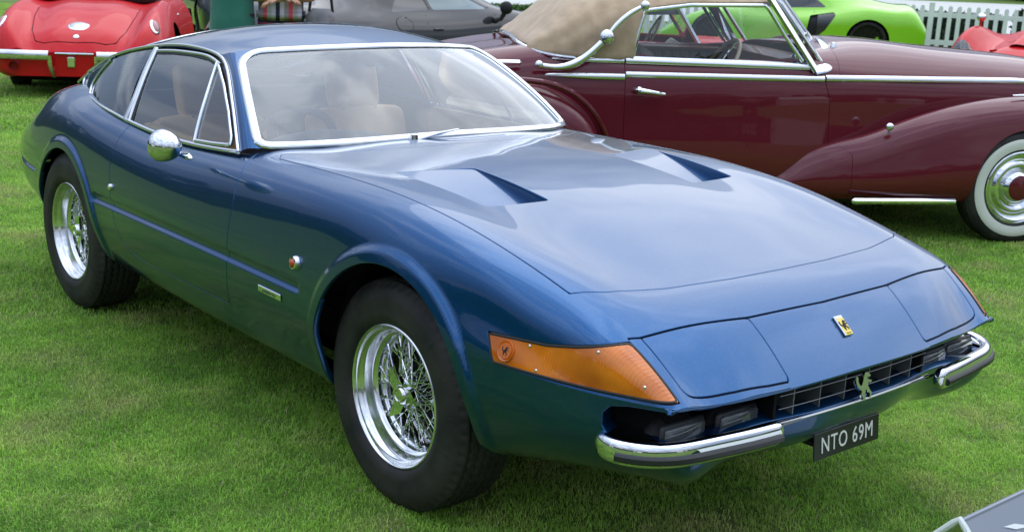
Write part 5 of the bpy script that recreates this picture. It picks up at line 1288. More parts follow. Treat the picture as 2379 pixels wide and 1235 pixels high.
for sgn in (-1, 1):
    S = (lambda m: mirror_ms(m)) if sgn < 0 else (lambda m: m)
    ms_obj('rear_side_window', S(MS(w1.V - w1.N * .004, w1.N, w1.F)), M['darkglass'], gc); ms_obj('door_window', S(MS(w2.V - w2.N * .004, w2.N, w2.F)), mat('tinted_window', (.10, .17, .20), .05, 0, .8) if 'tint' not in M else M['tint'], gc)
    for cx, cz, r in ARG:
        wh = simple_wheel(gc, (cx, sgn * .78, .325), .325, .10, .225, None, side=sgn); b = MB(); b.lathe([(.225, .08), (.21, .085), (.20, .06), (0, .055)], 30, 'y'); b.build('rim', M['alloy'], wh)
        housing(gc, cx, cz, r + .01, .48, .83, sgn)
    mir = bpy.data.objects.new('door_mirror', None); COL.objects.link(mir); mir.parent = gc; mir.location = (2.12, sgn * .93, .90)
    b = MB(); b.ell((0, 0, .03), (.06, .085, .075), 18, 10); b.build('mirror_shell', M['black'], mir); b = MB(); b.tube([(0, sgn * -.02, -.02), (-.02, sgn * -.06, -.10), (-.10, sgn * -.10, -.12)], [.03, .025, .03], 8); b.build('mirror_stalk', M['black'], mir)
    q = 0
    b = MB(); a = np.linspace(0, 2 * np.pi, 40, endpoint=False); rg = []
    for t in a:
        pp, nn = surf_pt(m0, .58 + .13 * math.cos(t), None, .76 + .075 * math.sin(t)); rg.append((.58 + .13 * math.cos(t), sgn * (pp[1] + .001), .76 + .075 * math.sin(t)))
    b.tube(rg, .003, 6, False, True); b.build('fuel_flap', M['black'], gc)
    p, n = surf_pt(m0, 1.05, None, .70); b = MB(); b.rbox((1.08, sgn * (p[1] + .004), .70), (.15, .018, .026), .008); b.build('door_handle', M['grey'], gc)
    b = MB(); b.rbox((2.33, sgn * .872, .60), (.11, .02, .022), .006); b.build('side_repeater', M['alloy'], gc)

# ---- red convertible with its black hood up, behind the maroon car
rc = thing('red_convertible', 'small red convertible with black cloth hood up and cream interior behind the maroon car', 'car', (-3.83, 5.81, 0), math.atan2(.76, .65))
KC = [-2.9, -2.7, -2.3, -1.9, -1.4, -.9, -.5, 0, .4, .65]
C_ = [(KC, [0] * 10, [.52, .74, .89, .945, .93, .92, .92, .87, .74, .52]), (KC, [.30, .34, .38, .40, .42, .42, .40, .36, .30, .22], [.51, .73, .88, .935, .92, .91, .905, .85, .72, .51]),
      (KC, [.50, .56, .62, .64, .66, .66, .64, .60, .50, .36], [.50, .72, .87, .90, .89, .88, .88, .86, .74, .50]), (KC, [.56, .64, .72, .74, .76, .76, .75, .72, .62, .42], [.42, .54, .66, .68, .68, .68, .68, .68, .60, .45]),
      (KC, [.54, .62, .70, .73, .75, .75, .74, .71, .61, .40], [.30, .32, .34, .34, .34, .34, .34, .34, .34, .34]), (KC, [.46, .54, .60, .64, .66, .66, .64, .62, .52, .34], [.22] * 10)]
xc = np.arange(-2.9, .65, .03); P = loft(C_, xc, nt=50); m0 = orient(grid_ms(P), (-1.2, 0, .4)); ARR = ((0, .30, .34), (-2.1, .30, .34)); mb = arch_cut(m0, ARR)
mb = clip(mb, sdpoly([(-2.0, -.1), (-2.0, .52), (-1.85, .58), (-.95, .58), (-.82, .4), (-.80, -.1)], mb.V[:, 0], mb.V[:, 1]), -1)
ms_obj('body', both(rim(mb, .02)), M['red'], rc); ends(P, M['red'], rc); belly(rc, -2.6, .3, 1.2)
for sgn in (-1, 1):
    for cx, cz, r in ARR: 
        wh = simple_wheel(rc, (cx, sgn * .64, .30), .30, .075, .19, None, side=sgn); b = MB(); b.lathe([(.19, .05), (.1, .06), (0, .075)], 24, 'y'); b.build('hubcap', M['chrome'], wh); housing(rc, cx, cz, r + .02, .4, .69, sgn)
kt = [-2.12, -1.95, -1.75, -1.45, -1.15, -.98]
T_ = [(kt, [0] * 6, [.92, 1.07, 1.19, 1.25, 1.24, 1.20]), (kt, [.30, .36, .40, .42, .42, .40], [.91, 1.06, 1.175, 1.235, 1.225, 1.185]), (kt, [.46, .50, .53, .55, .55, .53], [.90, 1.0, 1.10, 1.155, 1.155, 1.12]), (kt, [.52, .56, .58, .59, .59, .57], [.87, .88, .88, .88, .88, .88])]
xt_ = np.linspace(-2.12, -.98, 40); tp_ = orient(grid_ms(loft(T_, xt_, nt=36)), (-1.5, 0, .9))
fo = np.where(tp_.V[:, 1] > .3, sdpoly([(-1.66, .8), (-1.60, 1.02), (-1.42, 1.11), (-.9, 1.13), (-.8, .8)], tp_.V[:, 0], tp_.V[:, 2]), -1.); tp_ = clip(tp_, fo, -1)
rwf = np.where(tp_.V[:, 0] < -1.80, .33 - tp_.V[:, 1], -1.); rwf = np.minimum(rwf, np.minimum(tp_.V[:, 2] - .945, 1.115 - tp_.V[:, 2]))
pw = clip(tp_, rwf); tp_ = clip(tp_, rwf, -1)
M['blackcloth'] = mat('black_hood_cloth', (.014, .015, .018), .85, sheen=.3)
hm = both(tp_); mesh_obj('cloth_hood', hm.V, hm.F, M['blackcloth'], rc)
ms_obj('rear_window', both(pw), mat('milky_window', (.55, .56, .58), .25, 0, .3), rc)
b = MB(); b.tube([(-.80, .56, .87), (-1.0, .54, 1.17), (-1.0, -.54, 1.17), (-.80, -.56, .87)], .018, 8); b.build('windscreen_frame', M['chrome'], rc)
b = MB(); b.add([(-.80, .55, .87), (-1.0, .53, 1.16), (-1.0, -.53, 1.16), (-.80, -.55, .87)], [(0, 1, 2, 3)]); g_ = b.build('windscreen', M['glass'], rc, False)
b = MB(); b.box((-.83, -.43, .93), (.004, .13, .10), np.array(Matrix.Rotation(-.6, 3, 'Y'))); b.build('windscreen_sticker', mat('sticker_orange', (.75, .18, .06), .5), g_, False)
M['creamleather'] = noise_col(mat('cream_leather', (.55, .46, .34), .45), (.48, .40, .29), (.58, .50, .38), 6, 4)
for y in (-.29, .29): b = MB(); b.rbox((-1.45, y, .55), (.5, .46, .2), .06); b.rbox((-1.72, y, .78), (.14, .46, .36), .05, np.array(Matrix.Rotation(-.2, 3, 'Y'))); b.build('seat', M['creamleather'], rc)
b = MB(); b.rbox((-.93, 0, .82), (.10, 1.06, .13), .04); b.build('dashboard', M['creamleather'], rc); b = MB(); b.box((-1.4, 0, .4), (1.2, 1.1, .06)); b.build('cabin_floor', M['carpet'], rc, False)
a = np.linspace(0, 2 * np.pi, 36, endpoint=False); st = bpy.data.objects.new('steering_wheel', None); COL.objects.link(st); st.parent = rc; st.location = (-1.13, .28, .90); st.rotation_euler = (0, math.radians(-65), 0)
b = MB(); b.tube(np.stack([.19 * np.cos(a), .19 * np.sin(a), 0 * a], 1), .011, 8, False, True); b.build('wheel_rim', M['ivory'], st); b = MB(); b.box((0, 0, 0), (.36, .02, .006)); b.box((0, 0, 0), (.02, .36, .006)); b.build('spokes', M['chrome'], st, False)

# ---- lime green supercar by the fence
sc_ = thing('green_supercar', 'lime green mid-engined supercar with black side intake and black spoked wheels by the picket fence', 'car', (-10.45, 16.50, 0), math.atan2(-.60, -.80))
KS = [-.95, -.8, -.5, 0, .5, 1.0, 1.4, 1.8, 2.2, 2.67, 3.1, 3.4, 3.6]
S_ = [(KS, [0] * 13, [.62, .86, .95, 1.02, 1.12, 1.19, 1.20, 1.10, .90, .74, .62, .48, .34]), (KS, [.36, .40, .42, .42, .42, .42, .42, .42, .42, .42, .40, .34, .28], [.61, .85, .94, 1.0, 1.10, 1.165, 1.17, 1.07, .88, .73, .61, .47, .33]),
      (KS, [.62, .68, .70, .68, .62, .56, .55, .58, .64, .66, .62, .54, .44], [.60, .82, .88, .92, .98, 1.07, 1.09, .98, .83, .755, .62, .46, .32]), (KS, [.74, .82, .86, .86, .80, .74, .73, .75, .80, .82, .78, .66, .52], [.58, .77, .84, .865, .83, .80, .79, .77, .76, .745, .61, .44, .30]),
      (KS, [.82, .90, .94, .955, .93, .90, .89, .89, .915, .93, .88, .74, .58], [.52, .66, .70, .72, .69, .65, .63, .62, .63, .62, .52, .38, .28]), (KS, [.82, .90, .95, .965, .95, .93, .92, .92, .935, .945, .89, .75, .58], [.42, .45, .45, .45, .42, .40, .39, .39, .41, .42, .38, .30, .24]),
      (KS, [.76, .84, .90, .92, .91, .90, .89, .89, .90, .90, .84, .70, .54], [.26, .22, .20, .19, .18, .17, .17, .17, .18, .19, .19, .18, .17]), (KS, [.66, .74, .80, .82, .82, .82, .82, .82, .82, .80, .74, .60, .46], [.17, .13, .12, .12, .12, .12, .12, .12, .12, .12, .12, .12, .12])]
xs_ = np.arange(-.95, 3.6, .025); P = loft(S_, xs_, nt=64); m0 = orient(grid_ms(P), (1.2, 0, .4)); ARS = ((0, .335, .365), (2.67, .325, .355)); body = arch_cut(m0, ARS)
INT = [(.99, .72), (.60, .79), (.56, .74), (.72, .48), (.93, .30), (1.04, .42)]; fi = lambda m: np.where(m.V[:, 1] > .6, sdpoly(INT, m.V[:, 0], m.V[:, 2]), -1.)
it = clip(body, fi(body)); body = clip(body, fi(body), -1)
GW = [(.72, .86), (.95, 1.02), (1.35, 1.06), (1.75, .98), (2.02, .84), (1.5, .82)]; fw_ = lambda m: np.where((m.V[:, 1] > .5) & (m.V[:, 2] > .8), sdpoly(GW, m.V[:, 0], m.V[:, 2]), -1.)
gw = clip(body, fw_(body)); body = clip(body, fw_(body), -1)
WS2 = [(1.52, -.1), (1.55, .45), (1.9, .52), (2.15, .5), (2.3, -.1)]; f3 = lambda m: np.where(m.N[:, 2] > .2, sdpoly(WS2, m.V[:, 0], m.V[:, 1]), -1.); g3 = clip(body, f3(body)); body = clip(body, f3(body), -1)
HLp = [(3.02, .585), (3.10, .52), (3.36, .43), (3.30, .50)]; f4 = lambda m: np.where((m.V[:, 1] > .5), sdpoly(HLp, m.V[:, 0], m.V[:, 2]), -1.); hl = clip(body, f4(body)); body = clip(body, f4(body), -1)
dd = [(.80, .2), (.93, .80), (2.05, .80), (2.15, .2)]; f5 = lambda m: np.where(m.V[:, 1] > .6, np.abs(sdpoly(dd, m.V[:, 0], m.V[:, 2])), 1.) - .004; body = clip(body, f5(body))
ms_obj('body', both(body), M['green'], sc_); ms_obj('windscreen', both(g3), M['darkglass'], sc_); ends(P, M['green'], sc_); belly(sc_, -.7, 3.2, 1.5, .15)
ii = arch_cut(MS(m0.V - m0.N * .02, m0.N, m0.F), ARS); ii = clip(ii, np.where(ii.V[:, 1] > .6, sdpoly(INT, ii.V[:, 0], ii.V[:, 2]), -1.), -1); ms_obj('inner_shell', both(ii), M['black'], sc_)
for sgn in (-1, 1):
    S = (lambda m: mirror_ms(m)) if sgn < 0 else (lambda m: m)
    ms_obj('side_window', S(gw), M['darkglass'], sc_); ms_obj('headlamp', S(hl), M['lampglass'] if False else mat('headlamp_grey', (.3, .32, .34), .1, .2, .8), sc_)
    t = np.clip((it.V[:, 0] - .80) / .2, 0, 1); q = MS(it.V - np.array([0, 1, 0]) * (.06 + .0 * t)[:, None], it.N, it.F); ms_obj('side_intake', S(q), M['black'], sc_)
    sl = clip(it, .86 - it.V[:, 0]); ms_obj('intake_blade', S(MS(sl.V - [0, .012, 0], sl.N, sl.F)), mat('carbon_black', (.02, .021, .023), .35, 0, .4), sc_)
    for cx, cz, r in ARS:
        wh = simple_wheel(sc_, (cx, sgn * .83, .335), .333, .115, .255, None, side=sgn); b = MB(); b.lathe([(.255, .09), (.25, .098), (.243, .094), (.24, .03), (.05, .02), (0, .02)], 40, 'y'); b.build('rim', M['blackwheel'], wh)
        for k in range(10): tt_ = 2 * math.pi * k / 10 + (.16 if k % 2 else 0); b = MB(); b.box((.145 * math.cos(tt_), .075, .145 * math.sin(tt_)), (.20, .02, .022), np.array(Matrix.Rotation(-tt_, 3, 'Y'))); b.build('spoke', M['blackwheel'], wh, False)
        b = MB(); b.lathe([(0, .085), (.04, .082), (.055, .06)], 20, 'y'); b.build('hub', M['blackwheel'], wh); b = MB(); b.box((-.16, .04, .0), (.05, .03, .16)); b.build('brake_caliper', M['green'], wh, False)
        housing(sc_, cx, cz, r + .01, .5, .90, sgn)

# ---- red sports racer nosing in at the far end of the row
rs = thing('red_sports_racer', 'red vintage sports racer with humped fenders and faired-in headlamp in front of the picket fence', 'car', (-3.93, 9.95, 0), math.atan2(-.975, .22))
KB = [-2.6, -2.2, -1.7, -1.2, -.8, -.4, -.1, .2, .45, .7]
B_ = [(KB, [0] * 10, [.80, .85, .88, .90, .885, .86, .83, .78, .68, .50]), (KB, [.20, .22, .24, .24, .24, .24, .24, .24, .22, .18], [.79, .84, .87, .89, .875, .85, .82, .77, .67, .49]),
      (KB, [.38, .40, .42, .42, .41, .40, .39, .38, .36, .30], [.78, .83, .84, .85, .84, .825, .80, .75, .65, .48]), (KB, [.56, .60, .62, .62, .62, .61, .61, .60, .56, .46], [.86, .90, .88, .87, .90, .965, .985, .93, .80, .55]),
      (KB, [.70, .74, .76, .76, .76, .76, .76, .74, .68, .54], [.72, .74, .74, .73, .75, .80, .80, .76, .66, .50]), (KB, [.74, .80, .82, .82, .82, .83, .83, .81, .74, .58], [.5, .5, .5, .5, .5, .52, .52, .50, .46, .40]), (KB, [.66, .72, .74, .74, .74, .74, .74, .72, .66, .50], [.22] * 10)]
xb = np.arange(-2.6, .7, .025); P = loft(B_, xb, nt=60); m0 = orient(grid_ms(P), (-1, 0, .4)); ARB = ((0, .32, .36), (-2.2, .32, .36)); body = arch_cut(m0, ARB)
HB = [(.40, .40), (.36, .52), (.36, .66), (.45, .72), (.62, .62), (.66, .50)]; f6 = lambda m: np.where(m.N[:, 0] > .15, sdpoly(HB, m.V[:, 0], m.V[:, 1]), -1.); hb = clip(body, f6(body)); body = clip(body, f6(body), -1)
VB = [(.12, .29), (.22, .25), (.24, .33), (.14, .36)]; f7 = lambda m: np.where(m.N[:, 2] > .3, sdpoly(VB, m.V[:, 0], m.V[:, 1]), -1.); body = clip(body, f7(body), -1)
ms_obj('body', both(rim(body, .02)), M['red'], rs); ends(P, M['red'], rs); belly(rs, -2.4, .4, 1.2)
ii = arch_cut(MS(m0.V - m0.N * .05, m0.N, m0.F), ARB); ms_obj('inner_shell', both(ii), M['black'], rs)
b = MB(); pr_ = [(-.62, .0), (-.60, .10), (-.25, .055), (.0, .0)]
for sgn in (-1, 1):
    S = (lambda m: mirror_ms(m)) if sgn < 0 else (lambda m: m)
    ms_obj('headlamp_cover', S(hb), M['lampglass'], rs); disc(rs, 'headlamp', (.46, sgn * .58, .655), (.9, 0, .45), .085, .085, .05, M['chrome'])
    sk = MS(hb.V - hb.N * .07, hb.N, hb.F); ms_obj('headlamp_bowl', S(sk), mat('lamp_bowl', (.55, .54, .55), .3, .5), rs)
    for cx, cz, r in ARB: wh = simple_wheel(rs, (cx, sgn * .68, .32), .32, .085, .2, None, side=sgn); housing(rs, cx, cz, r + .02, .4, .76, sgn)
    mm = bpy.data.objects.new('wing_mirror', None); COL.objects.link(mm); mm.parent = rs; mm.location = (-.30, sgn * .62, .975)
    b = MB(); b.tube([(0, 0, -.02), (0, 0, .06)], [.02, .01], 8); b.build('mirror_stalk', M['red'], mm); b = MB(); b.ell((0, 0, .10), (.055, .05, .045), 16, 10); b.build('mirror_shell', M['chrome'], mm)
sk_ = orient(grid_ms(loft([([-.75, -.3, .1], [0, 0, 0], [.97, .93, .83]), ([-.75, -.3, .1], [.14, .16, .16], [.965, .925, .82]), ([-.75, -.3, .1], [.19, .21, .20], [.86, .83, .77])], np.linspace(-.75, .1, 24), nt=20)), (-.3, 0, .5))
ms_obj('bonnet_scoop', both(sk_), M['red'], rs); end_cap(loft([([-.75, -.3, .1], [0, 0, 0], [.97, .93, .83]), ([-.75, -.3, .1], [.14, .16, .16], [.965, .925, .82]), ([-.75, -.3, .1], [.19, .21, .20], [.86, .83, .77])], np.array([-.75]), nt=20)[0], M['black'], 'scoop_mouth', rs)
# ---- black estate with a yellow plate behind the visitors
bs = thing('black_estate', 'black estate car seen from the rear with a yellow number plate', 'car', (-14.0, 6.45, 0), math.atan2(.35, -.937))
KE = [0, .08, .25, .8, 1.6, 2.4, 3.0, 3.6, 4.1, 4.35]
E_ = [(KE, [0] * 10, [.62, 1.0, 1.30, 1.44, 1.46, 1.38, 1.02, .98, .86, .6]), (KE, [.4, .45, .5, .52, .52, .5, .5, .5, .45, .4], [.61, .98, 1.27, 1.40, 1.42, 1.34, 1.0, .96, .85, .6]), (KE, [.62, .66, .70, .72, .72, .70, .70, .70, .64, .54], [.60, .85, .95, .98, .98, .97, .95, .90, .80, .56]),
      (KE, [.72, .80, .86, .88, .88, .88, .88, .87, .80, .62], [.50, .58, .62, .62, .62, .62, .62, .6, .55, .48]), (KE, [.70, .78, .84, .86, .86, .86, .86, .85, .78, .6], [.26] * 10)]
xe = np.arange(0, 4.35, .04); P = loft(E_, xe, nt=44); m0 = orient(grid_ms(P), (2, 0, .5)); AE = ((.85, .32, .35), (3.5, .32, .35)); body = arch_cut(m0, AE)
rwn = np.where((body.N[:, 0] < -.2) & (body.V[:, 2] > .98) & (body.V[:, 2] < 1.28), .56 - body.V[:, 1], -1.); gw = clip(body, rwn); body = clip(body, rwn, -1)
ms_obj('body', both(body), M['darkblue'], bs); ms_obj('rear_window', both(gw), M['darkglass'], bs); ends(P, M['darkblue'], bs); belly(bs, .2, 4.0, 1.4)
for sgn in (-1, 1):
    for cx, cz, r in AE: wh = simple_wheel(bs, (cx, sgn * .77, .32), .32, .10, .21, None, side=sgn); housing(bs, cx, cz, r + .02, .45, .82, sgn)
    b = MB(); b.rbox((.03, sgn * .66, .78), (.08, .16, .14), .03); b.build('tail_lamp', M['tailred'], bs)
b = MB(); b.rbox((.04, 0, .42), (.12, 1.5, .20), .05); b.build('rear_bumper', M['darkblue'], bs)
b = MB(); b.rbox((-.03, 0, .43), (.02, .52, .12), .004); npb = b.build('number_plate', mat('plate_yellow', (.75, .46, .01), .4), bs)
for k, y in enumerate((.18, .11, .04, -.06, -.13, -.20)): b = MB(); b.box((-.043, y, .43), (.004, .028 if k != 2 else .012, .07)); b.build('plate_character', M['black'], npb, False)
# ================================================================== people
M['skin'] = noise_col(mat('skin', (.45, .24, .15), .5), (.40, .21, .13), (.50, .28, .18), 9, 4)
def person(label, loc, rz, shirt, lower, hair, arms, hem=.78, legs_len='long', build=1.0):
    """standing adult, facing +x; one continuous body with clothing as children"""
    p = thing('person', label, 'person', loc, rz)
    def ring(z, a, b_, cx=0, n=20): return [(cx + a * math.cos(t), b_ * math.sin(t), z) for t in np.linspace(0, 2 * math.pi, n, endpoint=False)]
    def lofted(name, rings, mt, capz=True):
        V = [v for r in rings for v in r]; n = len(rings[0]); F = []
        for i in range(len(rings) - 1):
            for k in range(n): F.append((i * n + k, i * n + (k + 1) % n, (i + 1) * n + (k + 1) % n, (i + 1) * n + k))
        if capz: F += [tuple(range(n))[::-1], tuple(range((len(rings) - 1) * n, len(rings) * n))]
        b = MB(); b.add(V, F); return b.build(name, mt, p, sharp=180)
    w_ = build
    # skin body: torso core, neck, head, legs, arms built as one mesh
    b = MB(); 
    b.ell((.02, 0, 1.62), (.095, .075, .125), 20, 14); b.tube([(0, 0, 1.40), (.005, 0, 1.55)], [.062, .055], 14)
    b.tube([(.105, 0, 1.625), (.128, 0, 1.59), (.10, 0, 1.58)], [.008, .016, .012], 8)
    for s in (-1, 1):
        b.ell((.01, s * .078, 1.615), (.018, .010, .03), 8, 6)
        b.tube(curve3([(0, s * .095, .92), (.01, s * .10, .50), (-.01, s * .105, .09)], 12), np.interp(np.linspace(0, 1, 12), [0, .5, .62, 1], [.085, .058, .056, .036]), 14); b.ell((.06, s * .105, .045), (.13, .045, .045), 12, 8)
    b.tube([(0, 0, .9), (0, 0, 1.15), (0, 0, 1.42)], [.13, .12, .10], 16)
    hands = []
    for s, A in zip((-1, 1), arms):
        C = curve3(A, 20); b.tube(C, np.interp(np.linspace(0, 1, 20), [0, .45, .55, 1], [.052, .042, .043, .028]), 12)
        d = C[-1] - C[-3]; d /= np.linalg.norm(d); up = np.array([0, 0, 1.]); sd_ = np.cross(d, up); sd_ /= np.linalg.norm(sd_); nn = np.cross(sd_, d)
        pc = C[-1] + d * .045; Rm = np.stack([d, sd_, nn], 1); b.ell(pc, (.055, .042, .018), 12, 8, Rm)
        for k in range(4):
            o_ = C[-1] + d * .085 + sd_ * (-.030 + .020 * k); L_ = (.062, .072, .068, .052)[k]
            b.tube([o_, o_ + d * L_ * .55 - nn * .008, o_ + d * L_ * .85 - nn * .028], [.0092, .0085, .007], 7)
        o_ = C[-1] + d * .03 - sd_ * s * .035; b.tube([o_, o_ + d * .03 - sd_ * s * .022, o_ + d * .055 - sd_ * s * .022 - nn * .012], [.011, .010, .008], 7)
    b.build('body', M['skin'], p, sharp=180)
    b = MB(); b.ell((-.012, 0, 1.665), (.100, .083, .098), 20, 12); b.build('hair', mat('hair', hair, .7), p, sharp=180)
    fold = lambda r, z, k: [(x * (1 + .02 * math.sin(5 * math.atan2(y, x) + k)), y * (1 + .02 * math.sin(4 * math.atan2(y, x) + 2 * k)), zz) for x, y, zz in r]
    rings = [fold(ring(z, a * w_, bb * w_), z, z * 9) for z, a, bb in ((hem, .150, .215), (hem + .06, .152, .212), (.95, .145, .200), (1.08, .138, .190), (1.22, .142, .200), (1.34, .135, .205), (1.42, .105, .17), (1.47, .07, .08))]
    lofted('shirt', rings, shirt)
    for s, A in zip((-1, 1), arms):
        C = curve3(A, 20)[:8]; b = MB(); b.tube(C, np.linspace(.075, .070, 8), 14); b.build('sleeve', shirt, p, sharp=180)
    for s in (-1, 1):
        z0 = .08 if legs_len == 'long' else .48
        zz = np.linspace(.95, z0, 8); b = MB(); b.tube([(0.005, s * (.095 + .01 * i / 8), z) for i, z in enumerate(zz)], np.linspace(.105, .075 if legs_len == 'long' else .095, 8), 16); b.build('trouser_leg', lower, p, sharp=180)
        b = MB(); b.ell((.055, s * .108, .05), (.145, .052, .055), 14, 8); b.build('shoe', M['black'], p, sharp=180)
    lofted('trouser_seat', [ring(z, .135 * w_, .19 * w_) for z in (.80, .90, 1.02)], lower)
    return p
green_shirt = noise_col(mat('green_cotton', (.018, .125, .092), .85, sheen=.2), (.018, .135, .10), (.03, .19, .14), 5, 4, bump=.4, bscale=8)
navy = mat('navy_cloth', (.012, .014, .035), .85); dark_tr = mat('dark_trousers', (.02, .022, .028), .85)
hang = [(0, -.20, 1.38), (.0, -.27, 1.12), (.06, -.25, .90)]; hangL = [(0, .20, 1.38), (.0, .27, 1.12), (.06, .25, .90)]
def striped(name, cols, axis, scale):
    m = mat(name, cols[0], .85); t, b = NT(m); tc = t.nodes.new('ShaderNodeTexCoord'); sx = t.nodes.new('ShaderNodeSeparateXYZ'); t.links.new(tc.outputs['Object'], sx.inputs[0])
    mu = t.nodes.new('ShaderNodeMath'); mu.operation = 'MULTIPLY'; mu.inputs[1].default_value = scale; fr_ = t.nodes.new('ShaderNodeMath'); fr_.operation = 'FRACT'
    r = t.nodes.new('ShaderNodeValToRGB'); r.color_ramp.interpolation = 'CONSTANT'
    while len(r.color_ramp.elements) < len(cols): r.color_ramp.elements.new(.5)
    for k, (e, c_) in enumerate(zip(r.color_ramp.elements, cols)): e.position = k / len(cols); e.color = (*c_, 1)
    t.links.new(sx.outputs[axis], mu.inputs[0]); t.links.new(mu.outputs[0], fr_.inputs[0]); t.links.new(fr_.outputs[0], r.inputs[0]); t.links.new(r.outputs[0], b.inputs['Base Color']); return m
VIEW = math.atan2(-2.6 - 2.9, 2.68 + 8.0)
PA = person('person in a long loose green shirt standing behind the blue car', (-7.11, 2.42, 0), VIEW + 2.6, green_shirt, dark_tr, (.05, .03, .02), [[(0, -.20, 1.38), (.02, -.26, 1.18), (.16, -.10, 1.13)], [(0, .20, 1.38), (.02, .26, 1.18), (.16, .10, 1.15)]], hem=.70, build=1.0)
plaid = striped('striped_shirt', [(.55, .56, .60), (.32, .30, .30), (.62, .10, .13), (.38, .40, .37), (.50, .52, .55), (.02, .025, .05)], 1, 4.6)
shorts = striped('navy_red_stripes', [(.012, .014, .04), (.012, .014, .04), (.012, .014, .04), (.30, .03, .07)], 2, 14)
PB = person('person in a striped shirt and navy shorts with forearms held together', (-6.95, 2.80, -.05), VIEW - .1, plaid, shorts, (.12, .08, .05), [[(0, -.20, 1.38), (.02, -.27, 1.17), (.20, -.06, 1.15), (.26, .05, 1.14)], [(0, .20, 1.38), (.02, .27, 1.17), (.20, .10, 1.16), (.27, -.02, 1.13)]], hem=.97, legs_len='short')
bag = thing('shoulder_bag', 'grey shoulder bag with straps beside the person in the striped shirt', 'bag', (-6.72, 3.06, 0), VIEW)
gb = noise_col(mat('grey_canvas', (.17, .17, .18), .9), (.14, .14, .15), (.21, .21, .22), 12, 4)
b = MB(); b.rbox((0, 0, .82), (.16, .26, .38), .06); o_ = b.build('bag_body', gb, bag, sharp=180); b = MB(); b.rbox((.09, 0, .76), (.05, .20, .20), .02); b.build('pocket', gb, bag)
b = MB(); b.tube(curve3([(0, -.10, .98), (0, -.06, 1.25), (0, .0, 1.42), (0, .06, 1.25), (0, .10, .98)], 20), .014, 6); b.build('strap', M['black'], bag)
b = MB(); b.box((0.0, 0, .33), (.03, .03, .66)); b.build('stand_leg', M['black'], bag, False)
person('person in dark trousers standing on the grass beyond the red roadster', (-21.3, 6.2, 0), 1.0, mat('dark_jacket', (.02, .02, .025), .85), dark_tr, (.03, .02, .02), [hang, hangL])
for k, (x, y, a_, src, lab) in enumerate([(-4.6, -9.5, 1.2, 0, 'visitor in a green shirt facing the flank of the blue car'), (-2.2, -11.0, 1.5, 1, 'visitor in a striped shirt facing the flank of the blue car'),
        (1.6, -10.2, 1.7, 0, 'visitor in a green shirt, third from the left, behind the camera'), (6.5, -9.0, 2.2, 1, 'visitor in a striped shirt, second from the right, behind the camera'), (9.5, -5.0, 2.6, 0, 'visitor in a green shirt between two striped shirts behind the camera'), (11.0, 1.5, 3.0, 1, 'visitor in a striped shirt farthest right of those behind the camera')]):
    v_ = copy_tree(PA if src == 0 else PB); v_.location = (x, y, 0); v_.rotation_euler = (0, 0, a_); v_['label'] = lab; v_['group'] = 'visitors on the lawn behind the camera'  # figures added out of view, only to be mirrored in paint and chrome
# ================================================================== fence, hedges, path, board
fx0, fy0, fdx, fdy = -16.0, 15.35, .8515, .5243
fence = thing('picket_fence', 'white painted picket fence with rounded tops behind the green supercar', 'fence', (fx0, fy0, 0), math.atan2(fdy, fdx))
M['fencewhite'] = noise_col(mat('fence_paint', (.74, .75, .75), .55), (.76, .77, .77), (.84, .85, .85), 6, 5)
def picket_mesh(w_, h, th_):
    b = MB(); pr_ = [(-w_ / 2, .06), (w_ / 2, .06), (w_ / 2, h - w_ / 2)] + [(w_ / 2 * math.cos(t), h - w_ / 2 + w_ / 2 * math.sin(t)) for t in np.linspace(0, math.pi, 9)[1:-1]] + [(-w_ / 2, h - w_ / 2)]
    b.prism(pr_, -th_ / 2, th_ / 2, lambda u, v, h_: (u, -h_, v)); return b.build('picket', M['fencewhite'], None, False, link=False).data
pm = picket_mesh(.078, .92, .018)
for k in range(80):
    x = .08 + k * .166
    if k % 11 == 5:
        b = MB(); b.box((x, .03, .48), (.10, .05, .98)); b.build('post', M['fencewhite'], fence, False); continue
    o_ = bpy.data.objects.new('picket', pm); COL.objects.link(o_); o_.parent = fence; o_.location = (x, random.uniform(-.002, .002), random.uniform(-.006, .006)); o_.rotation_euler = (0, random.uniform(-.006, .006), 0)
for z in (.24, .75): b = MB(); b.box((6.6, .028, z), (13.4, .034, .09)); b.build('rail', M['fencewhite'], fence, False)
# clipped hedge blocks, bushes: many small leaf faces
M['leaf'] = noise_col(mat('hedge_leaf', (.05, .12, .02), .55), (.035, .095, .014), (.085, .19, .028), 3, 5)
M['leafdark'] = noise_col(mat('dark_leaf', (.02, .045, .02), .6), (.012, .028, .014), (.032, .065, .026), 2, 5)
M['bark'] = noise_col(mat('bark', (.07, .05, .035), .9), (.045, .032, .022), (.10, .07, .05), 8, 6, bump=.6, bscale=20)
def leaf_mesh(pts, size, r_):
    n = len(pts); d = r_.normal(size=(n, 3)); d /= np.linalg.norm(d, axis=1, keepdims=True); e_ = np.cross(d, r_.normal(size=(n, 3))); e_ /= np.linalg.norm(e_, axis=1, keepdims=True)
    s = size * r_.uniform(.6, 1.3, (n, 1)); V = np.stack([pts - d * s, pts + e_ * s * .45, pts + d * s, pts - e_ * s * .45], 1).reshape(-1, 3)
    return V, np.arange(4 * n).reshape(-1, 4).tolist()
